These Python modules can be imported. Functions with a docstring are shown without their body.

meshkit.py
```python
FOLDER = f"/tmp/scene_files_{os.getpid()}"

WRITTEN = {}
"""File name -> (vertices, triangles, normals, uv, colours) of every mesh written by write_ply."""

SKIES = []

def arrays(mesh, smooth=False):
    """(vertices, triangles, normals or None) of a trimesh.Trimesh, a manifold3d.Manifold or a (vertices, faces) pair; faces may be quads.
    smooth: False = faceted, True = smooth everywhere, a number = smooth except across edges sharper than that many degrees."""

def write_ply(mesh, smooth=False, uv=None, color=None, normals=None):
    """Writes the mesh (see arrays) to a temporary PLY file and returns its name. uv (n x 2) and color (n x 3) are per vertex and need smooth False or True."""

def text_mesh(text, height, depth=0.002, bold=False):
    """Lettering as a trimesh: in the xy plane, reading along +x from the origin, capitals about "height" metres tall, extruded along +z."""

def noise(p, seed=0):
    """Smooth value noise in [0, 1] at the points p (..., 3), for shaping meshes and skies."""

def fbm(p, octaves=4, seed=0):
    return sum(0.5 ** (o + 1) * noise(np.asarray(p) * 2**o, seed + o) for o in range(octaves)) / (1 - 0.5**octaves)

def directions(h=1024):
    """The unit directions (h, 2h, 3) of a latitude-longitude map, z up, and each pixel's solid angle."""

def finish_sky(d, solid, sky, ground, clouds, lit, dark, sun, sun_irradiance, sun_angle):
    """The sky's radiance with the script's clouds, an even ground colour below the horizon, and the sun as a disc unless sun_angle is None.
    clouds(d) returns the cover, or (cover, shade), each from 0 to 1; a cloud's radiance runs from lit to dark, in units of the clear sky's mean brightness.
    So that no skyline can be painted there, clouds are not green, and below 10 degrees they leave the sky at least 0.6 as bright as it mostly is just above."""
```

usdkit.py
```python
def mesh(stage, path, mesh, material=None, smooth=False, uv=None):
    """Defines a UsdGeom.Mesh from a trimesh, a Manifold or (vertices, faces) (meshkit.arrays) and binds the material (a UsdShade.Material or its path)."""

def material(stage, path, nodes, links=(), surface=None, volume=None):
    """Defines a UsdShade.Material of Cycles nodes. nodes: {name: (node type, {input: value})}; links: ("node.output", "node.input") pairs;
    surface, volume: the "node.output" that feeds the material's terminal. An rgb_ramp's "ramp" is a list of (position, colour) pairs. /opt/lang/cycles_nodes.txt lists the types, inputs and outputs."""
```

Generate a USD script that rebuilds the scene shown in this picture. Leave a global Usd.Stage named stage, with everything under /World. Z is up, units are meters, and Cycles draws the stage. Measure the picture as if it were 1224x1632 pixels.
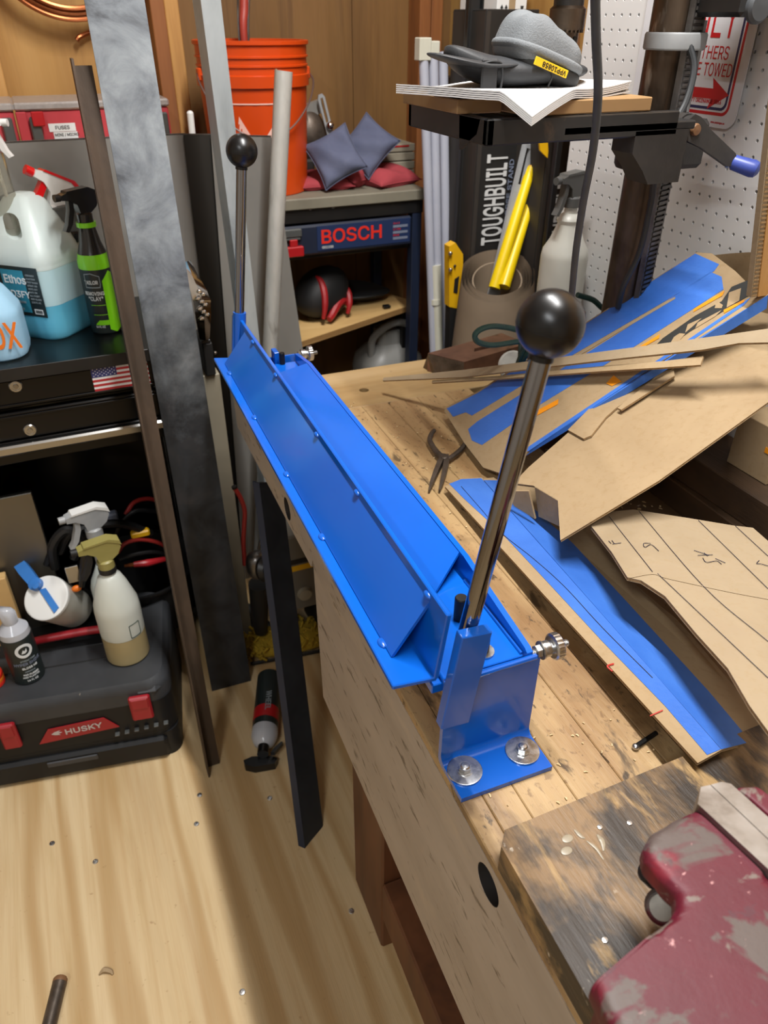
import math, random
import numpy as np, trimesh, usdkit, meshkit
from pxr import Usd, UsdGeom, UsdLux, UsdShade, Gf, Sdf, Vt
import shapely.geometry as sg
import manifold3d as m3

stage = Usd.Stage.CreateInMemory()
UsdGeom.SetStageUpAxis(stage, UsdGeom.Tokens.z)
UsdGeom.SetStageMetersPerUnit(stage, 1.0)
UsdGeom.Xform.Define(stage, '/World')
UsdGeom.Scope.Define(stage, '/World/Looks')
random.seed(7)
RS = np.random.RandomState(7)

# ------------------------------------------------------------------ camera
FPX, PITCH, YAW, ROLL, EYE = 1184.8, math.radians(33.586), math.radians(23.725), math.radians(.322), 1.60
_h = np.array([math.sin(YAW), math.cos(YAW), 0]); _up = np.array([0, 0, 1.])
CF = _h * math.cos(PITCH) - _up * math.sin(PITCH)
CR = np.array([math.cos(YAW), -math.sin(YAW), 0]); CU = np.cross(CR, CF)
CR, CU = CR * math.cos(ROLL) + CU * math.sin(ROLL), CU * math.cos(ROLL) - CR * math.sin(ROLL)
CC = np.array([0, 0, EYE])
cam = UsdGeom.Camera.Define(stage, '/World/camera')
cam.CreateHorizontalApertureAttr(36.0); cam.CreateVerticalApertureAttr(48.0)
cam.CreateFocalLengthAttr(FPX / 1224 * 36)
cam.CreateClippingRangeAttr(Gf.Vec2f(.02, 50))
cam.CreateFStopAttr(9.5); cam.CreateFocusDistanceAttr(.98)
cam.CreateExposureAttr(0.0)
cam.AddTransformOp().Set(Gf.Matrix4d(*CR, 0, *CU, 0, *(-CF), 0, *CC, 1))

# ------------------------------------------------------------------ light: a ceiling shop light, an added fill lamp and weak room ambience
def rect_light(name, loc, w, h, power, color, rot=(0, 0, 0)):
    l = UsdLux.RectLight.Define(stage, '/World/' + name)
    l.CreateWidthAttr(w); l.CreateHeightAttr(h); l.CreateIntensityAttr(power); l.CreateColorAttr(Gf.Vec3f(*color))
    l.AddTranslateOp().Set(Gf.Vec3d(*loc)); l.AddRotateXYZOp().Set(Gf.Vec3f(*rot))
    return l
rect_light('ceiling_lamp', (.575, .72, 2.9), .05, 1.2, 400, (1.0, .985, .965))
rect_light('ceiling_lamp_rear', (-.95, -.9, 2.9), .05, 1.2, 200, (.94, .97, 1.0))  # unseen lamp behind the camera, added as fill for the shaded left sides
dome = UsdLux.DomeLight.Define(stage, '/World/ambient_sky'); dome.CreateIntensityAttr(.25); dome.CreateColorAttr(Gf.Vec3f(.95, .97, 1.0))

# ------------------------------------------------------------------ helpers: places
def ray(u, v): return (u - 612) / FPX * CR - (v - 816) / FPX * CU + CF
def A(u, v, ax, val):                      # the point of the plane axis=val that is seen there
    d = ray(u, v); return CC + d * ((val - CC[ax]) / d[ax])
def AP(u, v, o, n):
    d = ray(u, v); return CC + d * (((np.asarray(o) - CC) @ n) / (d @ n))
def plane3(a, b, c):
    n = np.cross(b - a, c - a); n /= np.linalg.norm(n)
    return a, (n if n[2] > 0 else -n)
PHI = math.radians(1.8); BO = np.array([.275, .416, 0])
EX = np.array([math.cos(PHI), -math.sin(PHI), 0]); EY = np.array([math.sin(PHI), math.cos(PHI), 0])
def B(s, t, z): return BO + s * EX + t * EY + np.array([0, 0, z])
def Bm(m):                                  # bench frame -> world
    v = np.asarray(m.vertices); m.vertices = BO + v[:, :1] * EX + v[:, 1:2] * EY + v[:, 2:] * np.array([0, 0, 1.]); return m

# ------------------------------------------------------------------ helpers: scene tree
used = {}
def numbered(parent, name):
    k = (parent, name); n = used.get(k, 0); used[k] = n + 1
    return name if n == 0 else '%s_%03d' % (name, n)
class Th:
    pass
def tag(prim, label=None, cat=None, group=None, kind=None):
    for k, v in (('label', label), ('category', cat), ('group', group), ('kind', kind)):
        if v: prim.SetCustomDataByKey(k, v)
def thing(name, label, cat, base=(0, 0, 0), group=None, kind=None, R=None):
    """Xform at the thing's base; with R (columns = local axes) the parts are given in local coordinates, else in world ones."""
    t = Th(); t.path = '/World/' + numbered('', name); t.base = np.asarray(base, float); t.R = R
    x = UsdGeom.Xform.Define(stage, t.path)
    if R is None: x.AddTranslateOp().Set(Gf.Vec3d(*map(float, base)))
    else: x.AddTransformOp().Set(Gf.Matrix4d(*R[:, 0], 0, *R[:, 1], 0, *R[:, 2], 0, *map(float, base), 1))
    t.prim = x.GetPrim(); tag(t.prim, label, cat, group, kind); return t
def part(parent, name, mesh, mat, smooth=35, label=None, kind=None):
    p = Th(); p.path = parent.path + '/' + numbered(parent.path, name); p.base = parent.base; p.R = parent.R
    v, f, n = meshkit.arrays(mesh, smooth)
    if p.R is None: v = v - p.base
    us = usdkit.mesh(stage, p.path, trimesh.Trimesh(v, f, process=False), MAT[mat])
    if n is not None:
        us.CreateNormalsAttr(Vt.Vec3fArray.FromNumpy(n.astype(np.float32))); us.SetNormalsInterpolation('vertex')
    p.prim = us.GetPrim(); tag(p.prim, label, None, None, kind); return p
def solo(name, mesh, mat, label=None, cat=None, group=None, kind=None, smooth=35):
    p = Th(); p.path = '/World/' + numbered('', name); p.base = np.zeros(3); p.R = None
    us = usdkit.mesh(stage, p.path, mesh, MAT[mat], smooth=smooth)
    p.prim = us.GetPrim(); tag(p.prim, label, cat, group, kind); return p

# ------------------------------------------------------------------ helpers: shapes
def hullm(pts):
    h = trimesh.convex.convex_hull(np.asarray(pts)); return h
def box(lo, hi, r=0.0):
    lo, hi = np.minimum(lo, hi).astype(float), np.maximum(lo, hi).astype(float)
    c, e = (lo + hi) / 2, (hi - lo) / 2
    if r <= 0:
        m = trimesh.creation.box(hi - lo); m.apply_translation(c); return m
    r = min(r, e.min() * .95); P = []
    for sx in (-1, 1):
        for sy in (-1, 1):
            for sz in (-1, 1):
                for k in range(3):
                    q = e - r; q[k] = e[k]; P.append(c + q * (sx, sy, sz))
    return hullm(P)
def join(*ms):
    return trimesh.util.concatenate([x for m in ms for x in (m if isinstance(m, list) else [m])])
def frame_of(d):
    d = np.asarray(d, float); d = d / np.linalg.norm(d)
    a = np.array([0, 0, 1.]) if abs(d[2]) < .9 else np.array([1., 0, 0])
    x = np.cross(a, d); x /= np.linalg.norm(x); return x, np.cross(d, x), d
def cyl(a, b, r, r2=None, n=20):
    a, b = np.asarray(a, float), np.asarray(b, float); r2 = r if r2 is None else r2
    x, y, d = frame_of(b - a); th = np.linspace(0, 2 * np.pi, n, endpoint=False)
    ring = np.cos(th)[:, None] * x + np.sin(th)[:, None] * y
    v = np.vstack([a + ring * r, b + ring * r2, [a], [b]]); f = []
    for i in range(n):
        j = (i + 1) % n
        f += [(i, j, n + j), (i, n + j, n + i), (2 * n, j, i), (2 * n + 1, n + i, n + j)]
    return trimesh.Trimesh(v, f, process=False)
def lathe(profile, a=(0, 0, 0), d=(0, 0, 1), n=32, arc=None):
    """profile: (radius, height) pairs, revolved about the axis through a along d."""
    x, y, d = frame_of(d)
    if abs(d[2]) > .999: x, y = np.array([1., 0, 0]), np.array([0, 1., 0]) * np.sign(d[2])
    P = np.asarray(profile, float); th = np.linspace(0, 2 * np.pi, n, endpoint=False)
    ring = np.cos(th)[:, None] * x + np.sin(th)[:, None] * y
    v = np.vstack([np.asarray(a) + ring * max(r, 1e-5) + d * h for r, h in P]); f = []
    for k in range(len(P) - 1):
        for i in range(n):
            j = (i + 1) % n
            f += [(k * n + i, k * n + j, k * n + n + j), (k * n + i, k * n + n + j, k * n + n + i)]
    return trimesh.Trimesh(v, f, process=False)
def smooth_path(P, n=10):
    P = np.asarray(P, float)
    if len(P) < 3: return P
    Q = np.vstack([2 * P[0] - P[1], P, 2 * P[-1] - P[-2]]); out = []
    for i in range(1, len(Q) - 2):
        for t in np.linspace(0, 1, n, endpoint=False):
            a, b, c, d = Q[i - 1:i + 3]
            out.append(.5 * ((2 * b) + (c - a) * t + (2 * a - 5 * b + 4 * c - d) * t * t + (3 * b - a - 3 * c + d) * t ** 3))
    return np.vstack(out + [P[-1]])
def tube(P, r, n=10, smooth=10, closed=False):
    P = smooth_path(P, smooth) if smooth else np.asarray(P, float)
    r = np.broadcast_to(np.asarray(r, float), (len(P),)) if np.ndim(r) == 0 else np.interp(np.linspace(0, 1, len(P)), np.linspace(0, 1, len(r)), r)
    T = np.gradient(P, axis=0); T /= np.linalg.norm(T, axis=1)[:, None] + 1e-12
    x, _, _ = frame_of(T[0]); V = []; th = np.linspace(0, 2 * np.pi, n, endpoint=False)
    for p, t, rr in zip(P, T, r):
        x = x - t * (x @ t); x /= np.linalg.norm(x); y = np.cross(t, x)
        V.append(p + rr * (np.cos(th)[:, None] * x + np.sin(th)[:, None] * y))
    k = len(P); v = np.vstack(V + [[P[0]], [P[-1]]]); f = []
    for s in range(k - 1):
        for i in range(n):
            j = (i + 1) % n
            f += [(s * n + i, s * n + j, s * n + n + j), (s * n + i, s * n + n + j, s * n + n + i)]
    for i in range(n):
        j = (i + 1) % n
        f += [(k * n, j, i), (k * n + 1, (k - 1) * n + i, (k - 1) * n + j)]
    return trimesh.Trimesh(v, f, process=False)
def prism(poly, o, x, y, h, holes=()):
    """2-D outline (in the axes x, y at o), extruded by h along x cross y."""
    x, y = np.asarray(x, float), np.asarray(y, float); z = np.cross(x, y)
    g = sg.Polygon(poly, holes)
    if not g.is_valid: g = g.buffer(0)
    if g.geom_type != 'Polygon': g = max(g.geoms, key=lambda q: q.area)
    m = trimesh.creation.extrude_polygon(g, abs(h), engine='earcut')
    v = np.asarray(m.vertices).copy()
    if h < 0: v[:, 2] -= abs(h)
    m.vertices = np.asarray(o) + v[:, :1] * x + v[:, 1:2] * y + v[:, 2:] * z
    return m
def sheet(P3, n, th):
    """planar 3-D outline -> slab of thickness th below the plane (normal n)."""
    P3 = np.asarray(P3, float); x, y, d = frame_of(n); o = P3[0]
    return prism([((p - o) @ x, (p - o) @ y) for p in P3], o - d * th, x, y, th)
def text(s, o, x, y, h, depth=.0006, bold=False, sx=1.0, center=False, L=None):
    x, y = np.asarray(x, float), np.asarray(y, float); x /= np.linalg.norm(x); y /= np.linalg.norm(y)
    m = meshkit.text_mesh(s, h, depth, bold); v = np.asarray(m.vertices).copy(); v[:, 0] *= sx if L is None else L / np.ptp(v[:, 0])
    if center: v[:, 0] -= (v[:, 0].min() + v[:, 0].max()) / 2
    m.vertices = np.asarray(o) + v[:, :1] * x + v[:, 1:2] * y + v[:, 2:] * np.cross(x, y); return m
def xf(m, R=None, t=(0, 0, 0)):
    m = m.copy(); v = np.asarray(m.vertices)
    if R is not None: v = v @ np.asarray(R).T
    m.vertices = v + np.asarray(t); return m
def rot(ax, deg):
    return trimesh.transformations.rotation_matrix(math.radians(deg), ax)[:3, :3]
def mani(m): return m3.Manifold(m3.Mesh(np.asarray(m.vertices, np.float32), np.asarray(m.faces, np.uint32)))
def unmani(M):
    q = M.to_mesh(); return trimesh.Trimesh(q.vert_properties[:, :3], q.tri_verts, process=False)
def cut(a, *bs):
    a.merge_vertices(); M = mani(a)
    for b in bs:
        b.merge_vertices(); M = M - mani(b)
    return unmani(M)
def ell(c, r, sub=3):
    m = trimesh.creation.icosphere(sub, 1.0); m.vertices = np.asarray(c) + np.asarray(m.vertices) * np.asarray(r); return m
def loft(sections, ring):
    """rings of equal length joined into one closed skin."""
    k, n = len(sections), ring; v = np.vstack(list(sections) + [[sections[0].mean(0)], [sections[-1].mean(0)]]); f = []
    for s in range(k - 1):
        for i in range(n):
            j = (i + 1) % n
            f += [(s * n + i, s * n + j, s * n + n + j), (s * n + i, s * n + n + j, s * n + n + i)]
    for i in range(n):
        j = (i + 1) % n
        f += [(k * n, j, i), (k * n + 1, (k - 1) * n + i, (k - 1) * n + j)]
    return trimesh.Trimesh(v, f, process=False)
def rrect(w, d, r, n=8):
    out = []
    for cx, cy, a0 in ((w / 2 - r, d / 2 - r, 0), (-w / 2 + r, d / 2 - r, 90), (-w / 2 + r, -d / 2 + r, 180), (w / 2 - r, -d / 2 + r, 270)):
        for a in np.linspace(a0, a0 + 90, n): out.append((cx + r * math.cos(math.radians(a)), cy + r * math.sin(math.radians(a))))
    return np.array(out)

# ------------------------------------------------------------------ materials
MAT = {}
def c8(r, g=None, b=None):
    if g is None: r, g, b = int(r[1:3], 16), int(r[3:5], 16), int(r[5:7], 16)
    return tuple(((x / 255) / 12.92 if x / 255 <= .04045 else ((x / 255 + .055) / 1.055) ** 2.4) for x in (r, g, b))
def mk(name, cols, scale=6, stretch=(1, 1, 1), rough=.5, rvar=0, metal=0, bump=0, bscale=None, over=(), wave=None, detail=6, distortion=.3, coat=0, trans=0, ior=1.5, spec=.5, emit=0, contrast=(.3, .7), sss=0, bstretch=None, aniso=0, alpha=1):
    """cols: one colour or a list of colours the noise runs through; over: (colour, scale, low, high, stretch, strength) blotches; wave: (colour, scale, distortion, dir, stretch, strength)."""
    cols = [cols] if isinstance(cols, str) or np.ndim(cols[0]) == 0 and not isinstance(cols[0], str) else cols
    cols = [c8(c) if isinstance(c, str) else c for c in cols]
    N = {'tc': ('texture_coordinate', {}), 'p': ('principled_bsdf', dict(roughness=rough, metallic=metal, ior=ior, specular_ior_level=spec, coat_weight=coat, coat_roughness=.08, transmission_weight=trans, anisotropic=aniso, alpha=alpha))}
    if sss: N['p'][1].update(subsurface_weight=sss, subsurface_scale=.02, subsurface_radius=(1, 1, 1))
    L = []; last = None
    if len(cols) > 1 or bump or rvar:
        N['mp'] = ('mapping', {'mapping_type': 'point', 'scale': stretch}); L.append(('tc.object', 'mp.vector'))
        N['nz'] = ('noise_texture', {'scale': scale, 'detail': detail, 'roughness': .6, 'distortion': distortion}); L.append(('mp.vector', 'nz.vector'))
    if len(cols) > 1:
        lo, hi = contrast
        N['rp'] = ('rgb_ramp', {'ramp': [(lo + (hi - lo) * i / (len(cols) - 1), c) for i, c in enumerate(cols)]}); L.append(('nz.fac', 'rp.fac')); last = 'rp.color'
    else:
        N['p'][1]['base_color'] = cols[0]
    def mixin(k, fac, colr):
        nonlocal last
        N['mx' + k] = ('mix_color', {'blend_type': 'mix', 'b': c8(colr) if isinstance(colr, str) else colr})
        if last is None: N['mx' + k][1]['a'] = cols[0]
        else: L.append((last, f'mx{k}.a'))
        L.append((fac, f'mx{k}.fac')); last = f'mx{k}.result'
    if wave:
        wc, ws, wd, wdir, wst, wk = wave
        N['wm'] = ('mapping', {'mapping_type': 'point', 'scale': wst}); L.append(('tc.object', 'wm.vector'))
        N['wv'] = ('wave_texture', {'wave_type': 'bands', 'bands_direction': wdir, 'scale': ws, 'distortion': wd, 'detail': 3, 'detail_scale': 1.2, 'detail_roughness': .6}); L.append(('wm.vector', 'wv.vector'))
        N['wr'] = ('map_range', {'from_min': .45, 'from_max': 1.0, 'to_min': 0, 'to_max': wk, 'clamp': True}); L.append(('wv.fac', 'wr.value'))
        mixin('w', 'wr.result', wc)
    for i, (oc, os_, lo, hi, st, k) in enumerate(over):
        N[f'om{i}'] = ('mapping', {'mapping_type': 'point', 'scale': st, 'location': (i * 3.7, i * 1.9, i * 5.3)}); L.append(('tc.object', f'om{i}.vector'))
        N[f'on{i}'] = ('noise_texture', {'scale': os_, 'detail': 5, 'roughness': .6, 'distortion': .4}); L.append((f'om{i}.vector', f'on{i}.vector'))
        N[f'or{i}'] = ('map_range', {'from_min': lo, 'from_max': hi, 'to_min': 0, 'to_max': k, 'clamp': True}); L.append((f'on{i}.fac', f'or{i}.value'))
        mixin(f'o{i}', f'or{i}.result', oc)
    if last: L.append((last, 'p.base_color'))
    if rvar:
        N['rr'] = ('map_range', {'from_min': .3, 'from_max': .7, 'to_min': max(rough - rvar, .02), 'to_max': min(rough + rvar, 1), 'clamp': True}); L += [('nz.fac', 'rr.value'), ('rr.result', 'p.roughness')]
    if bump:
        N['bm'] = ('mapping', {'mapping_type': 'point', 'scale': bstretch or stretch}); L.append(('tc.object', 'bm.vector'))
        N['bn'] = ('noise_texture', {'scale': bscale or scale, 'detail': 5, 'roughness': .6}); L.append(('bm.vector', 'bn.vector'))
        N['bp'] = ('bump', {'strength': 1.0, 'distance': bump}); L += [('bn.fac', 'bp.height'), ('bp.normal', 'p.normal')]
    if emit: N['p'][1].update(emission_strength=emit, emission_color=cols[0])
    MAT[name] = usdkit.material(stage, '/World/Looks/' + name, N, L, surface='p.BSDF')
W1 = (1, 1, 1)
mk('floor_ply', ['#b19770', '#c5ac82', '#d0ba93'], 1.1, (4, .5, 1), rough=.62, bump=.0006, bscale=4, bstretch=(45, 2.2, 40), over=[('#a5844f', 2.3, .52, .72, (7, .55, 1), .45), ('#8a6a3f', 60, .66, .74, W1, .6), ('#7d5a2e', 3.2, .68, .74, W1, .45), ('#a98352', 1.0, .45, .7, (60, 1.6, 1), .35)], wave=('#a07c48', 1.5, 11, 'x', (2.2, .22, 1), .62))
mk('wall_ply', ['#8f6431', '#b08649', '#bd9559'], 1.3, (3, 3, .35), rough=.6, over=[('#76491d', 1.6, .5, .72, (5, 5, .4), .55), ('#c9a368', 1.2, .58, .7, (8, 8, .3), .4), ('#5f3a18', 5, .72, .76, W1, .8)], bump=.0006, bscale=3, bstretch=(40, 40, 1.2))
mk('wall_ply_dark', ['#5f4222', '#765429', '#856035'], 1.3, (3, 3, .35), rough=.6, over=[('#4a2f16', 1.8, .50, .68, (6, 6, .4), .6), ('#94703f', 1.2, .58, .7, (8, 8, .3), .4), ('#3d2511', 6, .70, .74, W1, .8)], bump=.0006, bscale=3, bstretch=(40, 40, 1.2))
mk('stud_wood', ['#9a6a35', '#bb8c4e', '#c79a5e'], 2, (8, 8, .6), rough=.6, over=[('#6e4420', 6, .68, .76, (1, 1, .6), .8)], bump=.0005, bscale=3, bstretch=(40, 40, 1.2))
mk('stud_red', ['#6d4020', '#875228', '#976032'], 2, (8, 8, .6), rough=.6, over=[('#4a2a14', 6, .66, .76, (1, 1, .6), .8)])
mk('wall_white', ['#c9c6be', '#d2cfc8'], 3, rough=.7)
mk('ceiling_white', '#d6d3cc', rough=.8)
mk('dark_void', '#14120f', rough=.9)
mk('bench_wood', ['#7e623f', '#957650', '#a78a60', '#b3976d'], 1.5, (7, .9, 5), rough=.5, rvar=.1, bump=.0007, bscale=5, bstretch=(30, 3, 30), over=[('#694521', 2.6, .50, .66, (1.6, .8, 1), .7), ('#4a331d', 7, .58, .70, (1, .6, 1), .7), ('#2b2117', 42, .62, .68, (1.6, .8, 1), .85), ('#c4aa7c', 5.5, .58, .70, W1, .45), ('#33271c', 18, .63, .69, (1, .35, 1), .8), ('#5a3f25', 110, .58, .66, (1, .6, 1), .5)])
mk('bench_cross', ['#90744c', '#a3875c', '#b39870'], 1.5, (.9, 7, 5), rough=.5, bump=.0007, bscale=5, bstretch=(3, 30, 30), over=[('#8c6334', 2.2, .56, .72, (1, 2, 1), .5), ('#3b2d20', 22, .68, .76, (1, 2, 1), .8)])
mk('bench_face', ['#978b7e', '#a3978a', '#ada194'], 1.6, (1, 1.4, 4), rough=.55, over=[('#8a7d6e', 1.4, .5, .7, (1, .6, 4), .6), ('#4f4436', 46, .60, .67, (1, .35, 1.6), .75), ('#ccb797', 3, .6, .72, (1, .7, 3), .3)], bump=.0004, bscale=6, bstretch=(1, 4, 30))
mk('leg_wood', ['#4a2b18', '#5c371f', '#694127'], 3, (6, 6, .8), rough=.5)
mk('dark_plank', ['#3a2a1b', '#523b25', '#664b2f'], 1.6, (6, .9, 5), rough=.6, over=[('#1d140d', 3, .5, .7, (1, .6, 1), .7), ('#b9ab94', 55, .70, .76, W1, .8)], bump=.0006, bscale=6, bstretch=(20, 3, 20))
mk('tray_floor', ['#43331f', '#5d452c', '#6f5535'], 2.5, (3, 1, 1), rough=.7, over=[('#1f160e', 3, .5, .68, W1, .7), ('#c9bda6', 48, .64, .72, W1, .85)])
mk('stained_board', ['#5d472c', '#7a5f3d', '#8a6d48'], 1.8, (6, .9, 5), rough=.5, rvar=.12, bump=.0008, bscale=6, bstretch=(24, 3, 24), over=[('#1e1711', 9, .47, .58, (1, .8, 1), .93), ('#2c231b', 26, .50, .62, (1.5, .6, 1), .75), ('#ab8b59', 16, .57, .66, (2, .6, 1), .7), ('#c9bfae', 24, .655, .69, W1, .8), ('#8e2f2a', 7, .69, .74, (1, 2.2, 1), .5)])
mk('board_side', ['#5d4128', '#7a583a', '#8a6846'], 2, (1, 1, 6), rough=.6)
mk('ply_edge', ['#b08c5a', '#8a673c', '#c3a06c'], 3, (.6, .6, 60), rough=.6)
# blue brake
mk('blue_paint', ['#0a52ae', '#0c5abc'], 5, rough=.24, coat=.3, bump=.00025, bscale=40, spec=.5)
mk('blue_smooth', ['#0956b8', '#0b5fc4'], 3, rough=.2, coat=.35, bump=.00012, bscale=22)
mk('zinc', ['#a9abac', '#c6c7c8', '#b5b2aa'], 40, rough=.32, metal=1, rvar=.1)
mk('chrome_dark', '#8e8f93', rough=.06, metal=1)
mk('chrome', '#dcdcde', rough=.08, metal=1)
mk('black_plastic', '#0d0d0e', rough=.32, spec=.45)
mk('black_matte', '#131313', rough=.6)
mk('black_steel', ['#0f0f10', '#1b1a19'], 12, rough=.42, bump=.0003, bscale=60)
mk('black_oxide', ['#141414', '#232221'], 60, rough=.45, metal=.5)

# ================================================================== the setting
fl = thing('floor', None, None, (0, 0, 0), kind='structure')
part(fl, 'plywood_sheet', box((-2.6, -2.6, -.02), (.62, 2.6, 0)), 'floor_ply')
part(fl, 'plywood_sheet', box((.623, -2.6, -.02), (1.36, 2.6, -.0005)), 'floor_ply')
for u, v in [(313, 1313), (386, 1581), (152, 1373), (83, 1344), (430, 1272), (560, 1452), (318, 1267)]:
    p = A(u, v, 2, 0.0)
    part(fl, 'screw_head', lathe([(0, 0), (.0065, 0), (.0055, .0012), (.0025, .0016), (.0022, .0006), (0, .0006)], p, n=14), 'zinc')
RWX, BWY = 1.34, 2.54
solo('ceiling', box((-2.6, -2.6, 3.0), (1.44, 2.64, 3.04)), 'ceiling_white', kind='structure')
solo('wall_left', box((-2.7, -2.6, -.02), (-2.6, 2.64, 3.0)), 'wall_white', kind='structure')
solo('wall_rear', box((-2.6, -2.7, -.02), (1.44, -2.6, 3.0)), 'wall_white', kind='structure')
wr = thing('wall_right', None, None, (RWX, 0, 0), kind='structure')
part(wr, 'wall_panel', box((RWX, -2.6, -.02), (RWX + .1, 2.64, 3.0)), 'wall_ply')
for y in (2.2, 1.52, .93, .3, -.3):
    part(wr, 'stud', box((RWX - .09, y, 0), (RWX, y + .04, 3.0), .002), 'stud_wood')
wb = thing('wall_back', None, None, (0, BWY, 0), kind='structure')
xs = [-2.6, -1.4, -.2, .42, 1.0, RWX]
for a, b in zip(xs[:-1], xs[1:]):
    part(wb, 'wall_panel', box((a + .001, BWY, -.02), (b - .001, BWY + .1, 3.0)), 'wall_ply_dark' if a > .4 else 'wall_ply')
for x0, m in ((-.9, 'stud_wood'), (-.05, 'stud_wood'), (.387, 'stud_red'), (.425, 'stud_wood'), (1.19, 'stud_red'), (1.23, 'stud_red')):
    part(wb, 'stud', box((x0, BWY - .085, 0), (x0 + .038, BWY, 3.0), .002), m)

# ================================================================== workbench
S_R = .818
bench = thing('workbench', 'worn maple workbench with wide front apron, dog holes and a dark tool well', 'workbench', B(.3, .3, 0))
def bbox(lo, hi, r=.002): return Bm(box(lo, hi, r))
hole = lambda t, z, r=.0225: Bm(cyl((-.06, t, z), (.0618, t, z), r, n=28))
dog = lambda s, t, r=.011: Bm(cyl((s, t, .80), (s, t, .92), r, n=24))
# front slab: planks
T0, T1 = -.62, .955
for a, b in ((.026, .062), (.0625, .118), (.1185, .178), (.1785, .240)):
    pk = bbox((a, T0, .815), (b, T1, .90), .0012)
    part(bench, 'plank', cut(pk, hole(-.068, .853), hole(.705, .845)) if a < .03 else pk, 'bench_wood')
endb = bbox((.026, .956, .815), (.70, 1.15, .90), .0015)
part(bench, 'end_plank', cut(endb, dog(.274, 1.032, .011)), 'bench_cross')
for a, b in ((.2405, .30), (.3005, .37), (.3705, .44), (.4405, .50)):
    part(bench, 'plank', bbox((a, T0, .815), (b, T1, .90), .0012), 'bench_wood')
part(bench, 'tray_floor', bbox((.50, -.62, .80), (S_R, .955, .815)), 'tray_floor')
part(bench, 'plank', bbox((.70, -.62, .8155), (S_R, .955, .87), .002), 'dark_plank')
part(bench, 'end_plank', bbox((.7005, .956, .815), (S_R, 1.15, .90), .0015), 'bench_cross')
# left faces: the slab's face and the deep apron, with the round holes
hole = lambda t, z, r=.0225: Bm(cyl((-.06, t, z), (.06, t, z), r, n=28))
face = Bm(prism([(-.62, .52), (.53, .525), (.545, .84), (.56, .815), (1.145, .806), (1.15, .868), (1.15, .886), (-.62, .886)], (0, 0, 0), (0, 1, 0), (0, 0, 1), .0255))
part(bench, 'apron', cut(face, hole(-.068, .853), hole(.705, .845)), 'bench_face')
part(bench, 'plank', bbox((0, T0, .8863), (.0255, 1.15, .90), .0015), 'bench_wood')
mk('hole_dark', ['#17120e', '#231b14'], 20, rough=.8)  # dark brown stands in for the shade inside the apron holes
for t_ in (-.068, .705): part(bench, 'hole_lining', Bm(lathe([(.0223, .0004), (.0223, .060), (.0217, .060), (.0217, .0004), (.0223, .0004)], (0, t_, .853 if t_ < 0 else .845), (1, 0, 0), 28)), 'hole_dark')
part(bench, 'hole_lining', Bm(cyl((.0605, -.068, .853), (.0619, -.068, .853), .0222)), 'dark_void'); part(bench, 'hole_lining', Bm(cyl((.0605, .705, .845), (.0619, .705, .845), .0222)), 'dark_void')  # near-black discs paint the shade at the bottom of each hole
for s0, t0 in ((.03, .30), (.03, -.5), (.72, .30), (.72, -.5)):
    part(bench, 'leg', bbox((s0, t0, 0), (s0 + .1, t0 + .16, .80), .004), 'leg_wood')
part(bench, 'stretcher', bbox((.03, -.34, .12), (.09, .30, .24), .004), 'leg_wood')
part(bench, 'stretcher', bbox((.72, -.34, .12), (.79, .30, .24), .004), 'leg_wood')
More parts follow.
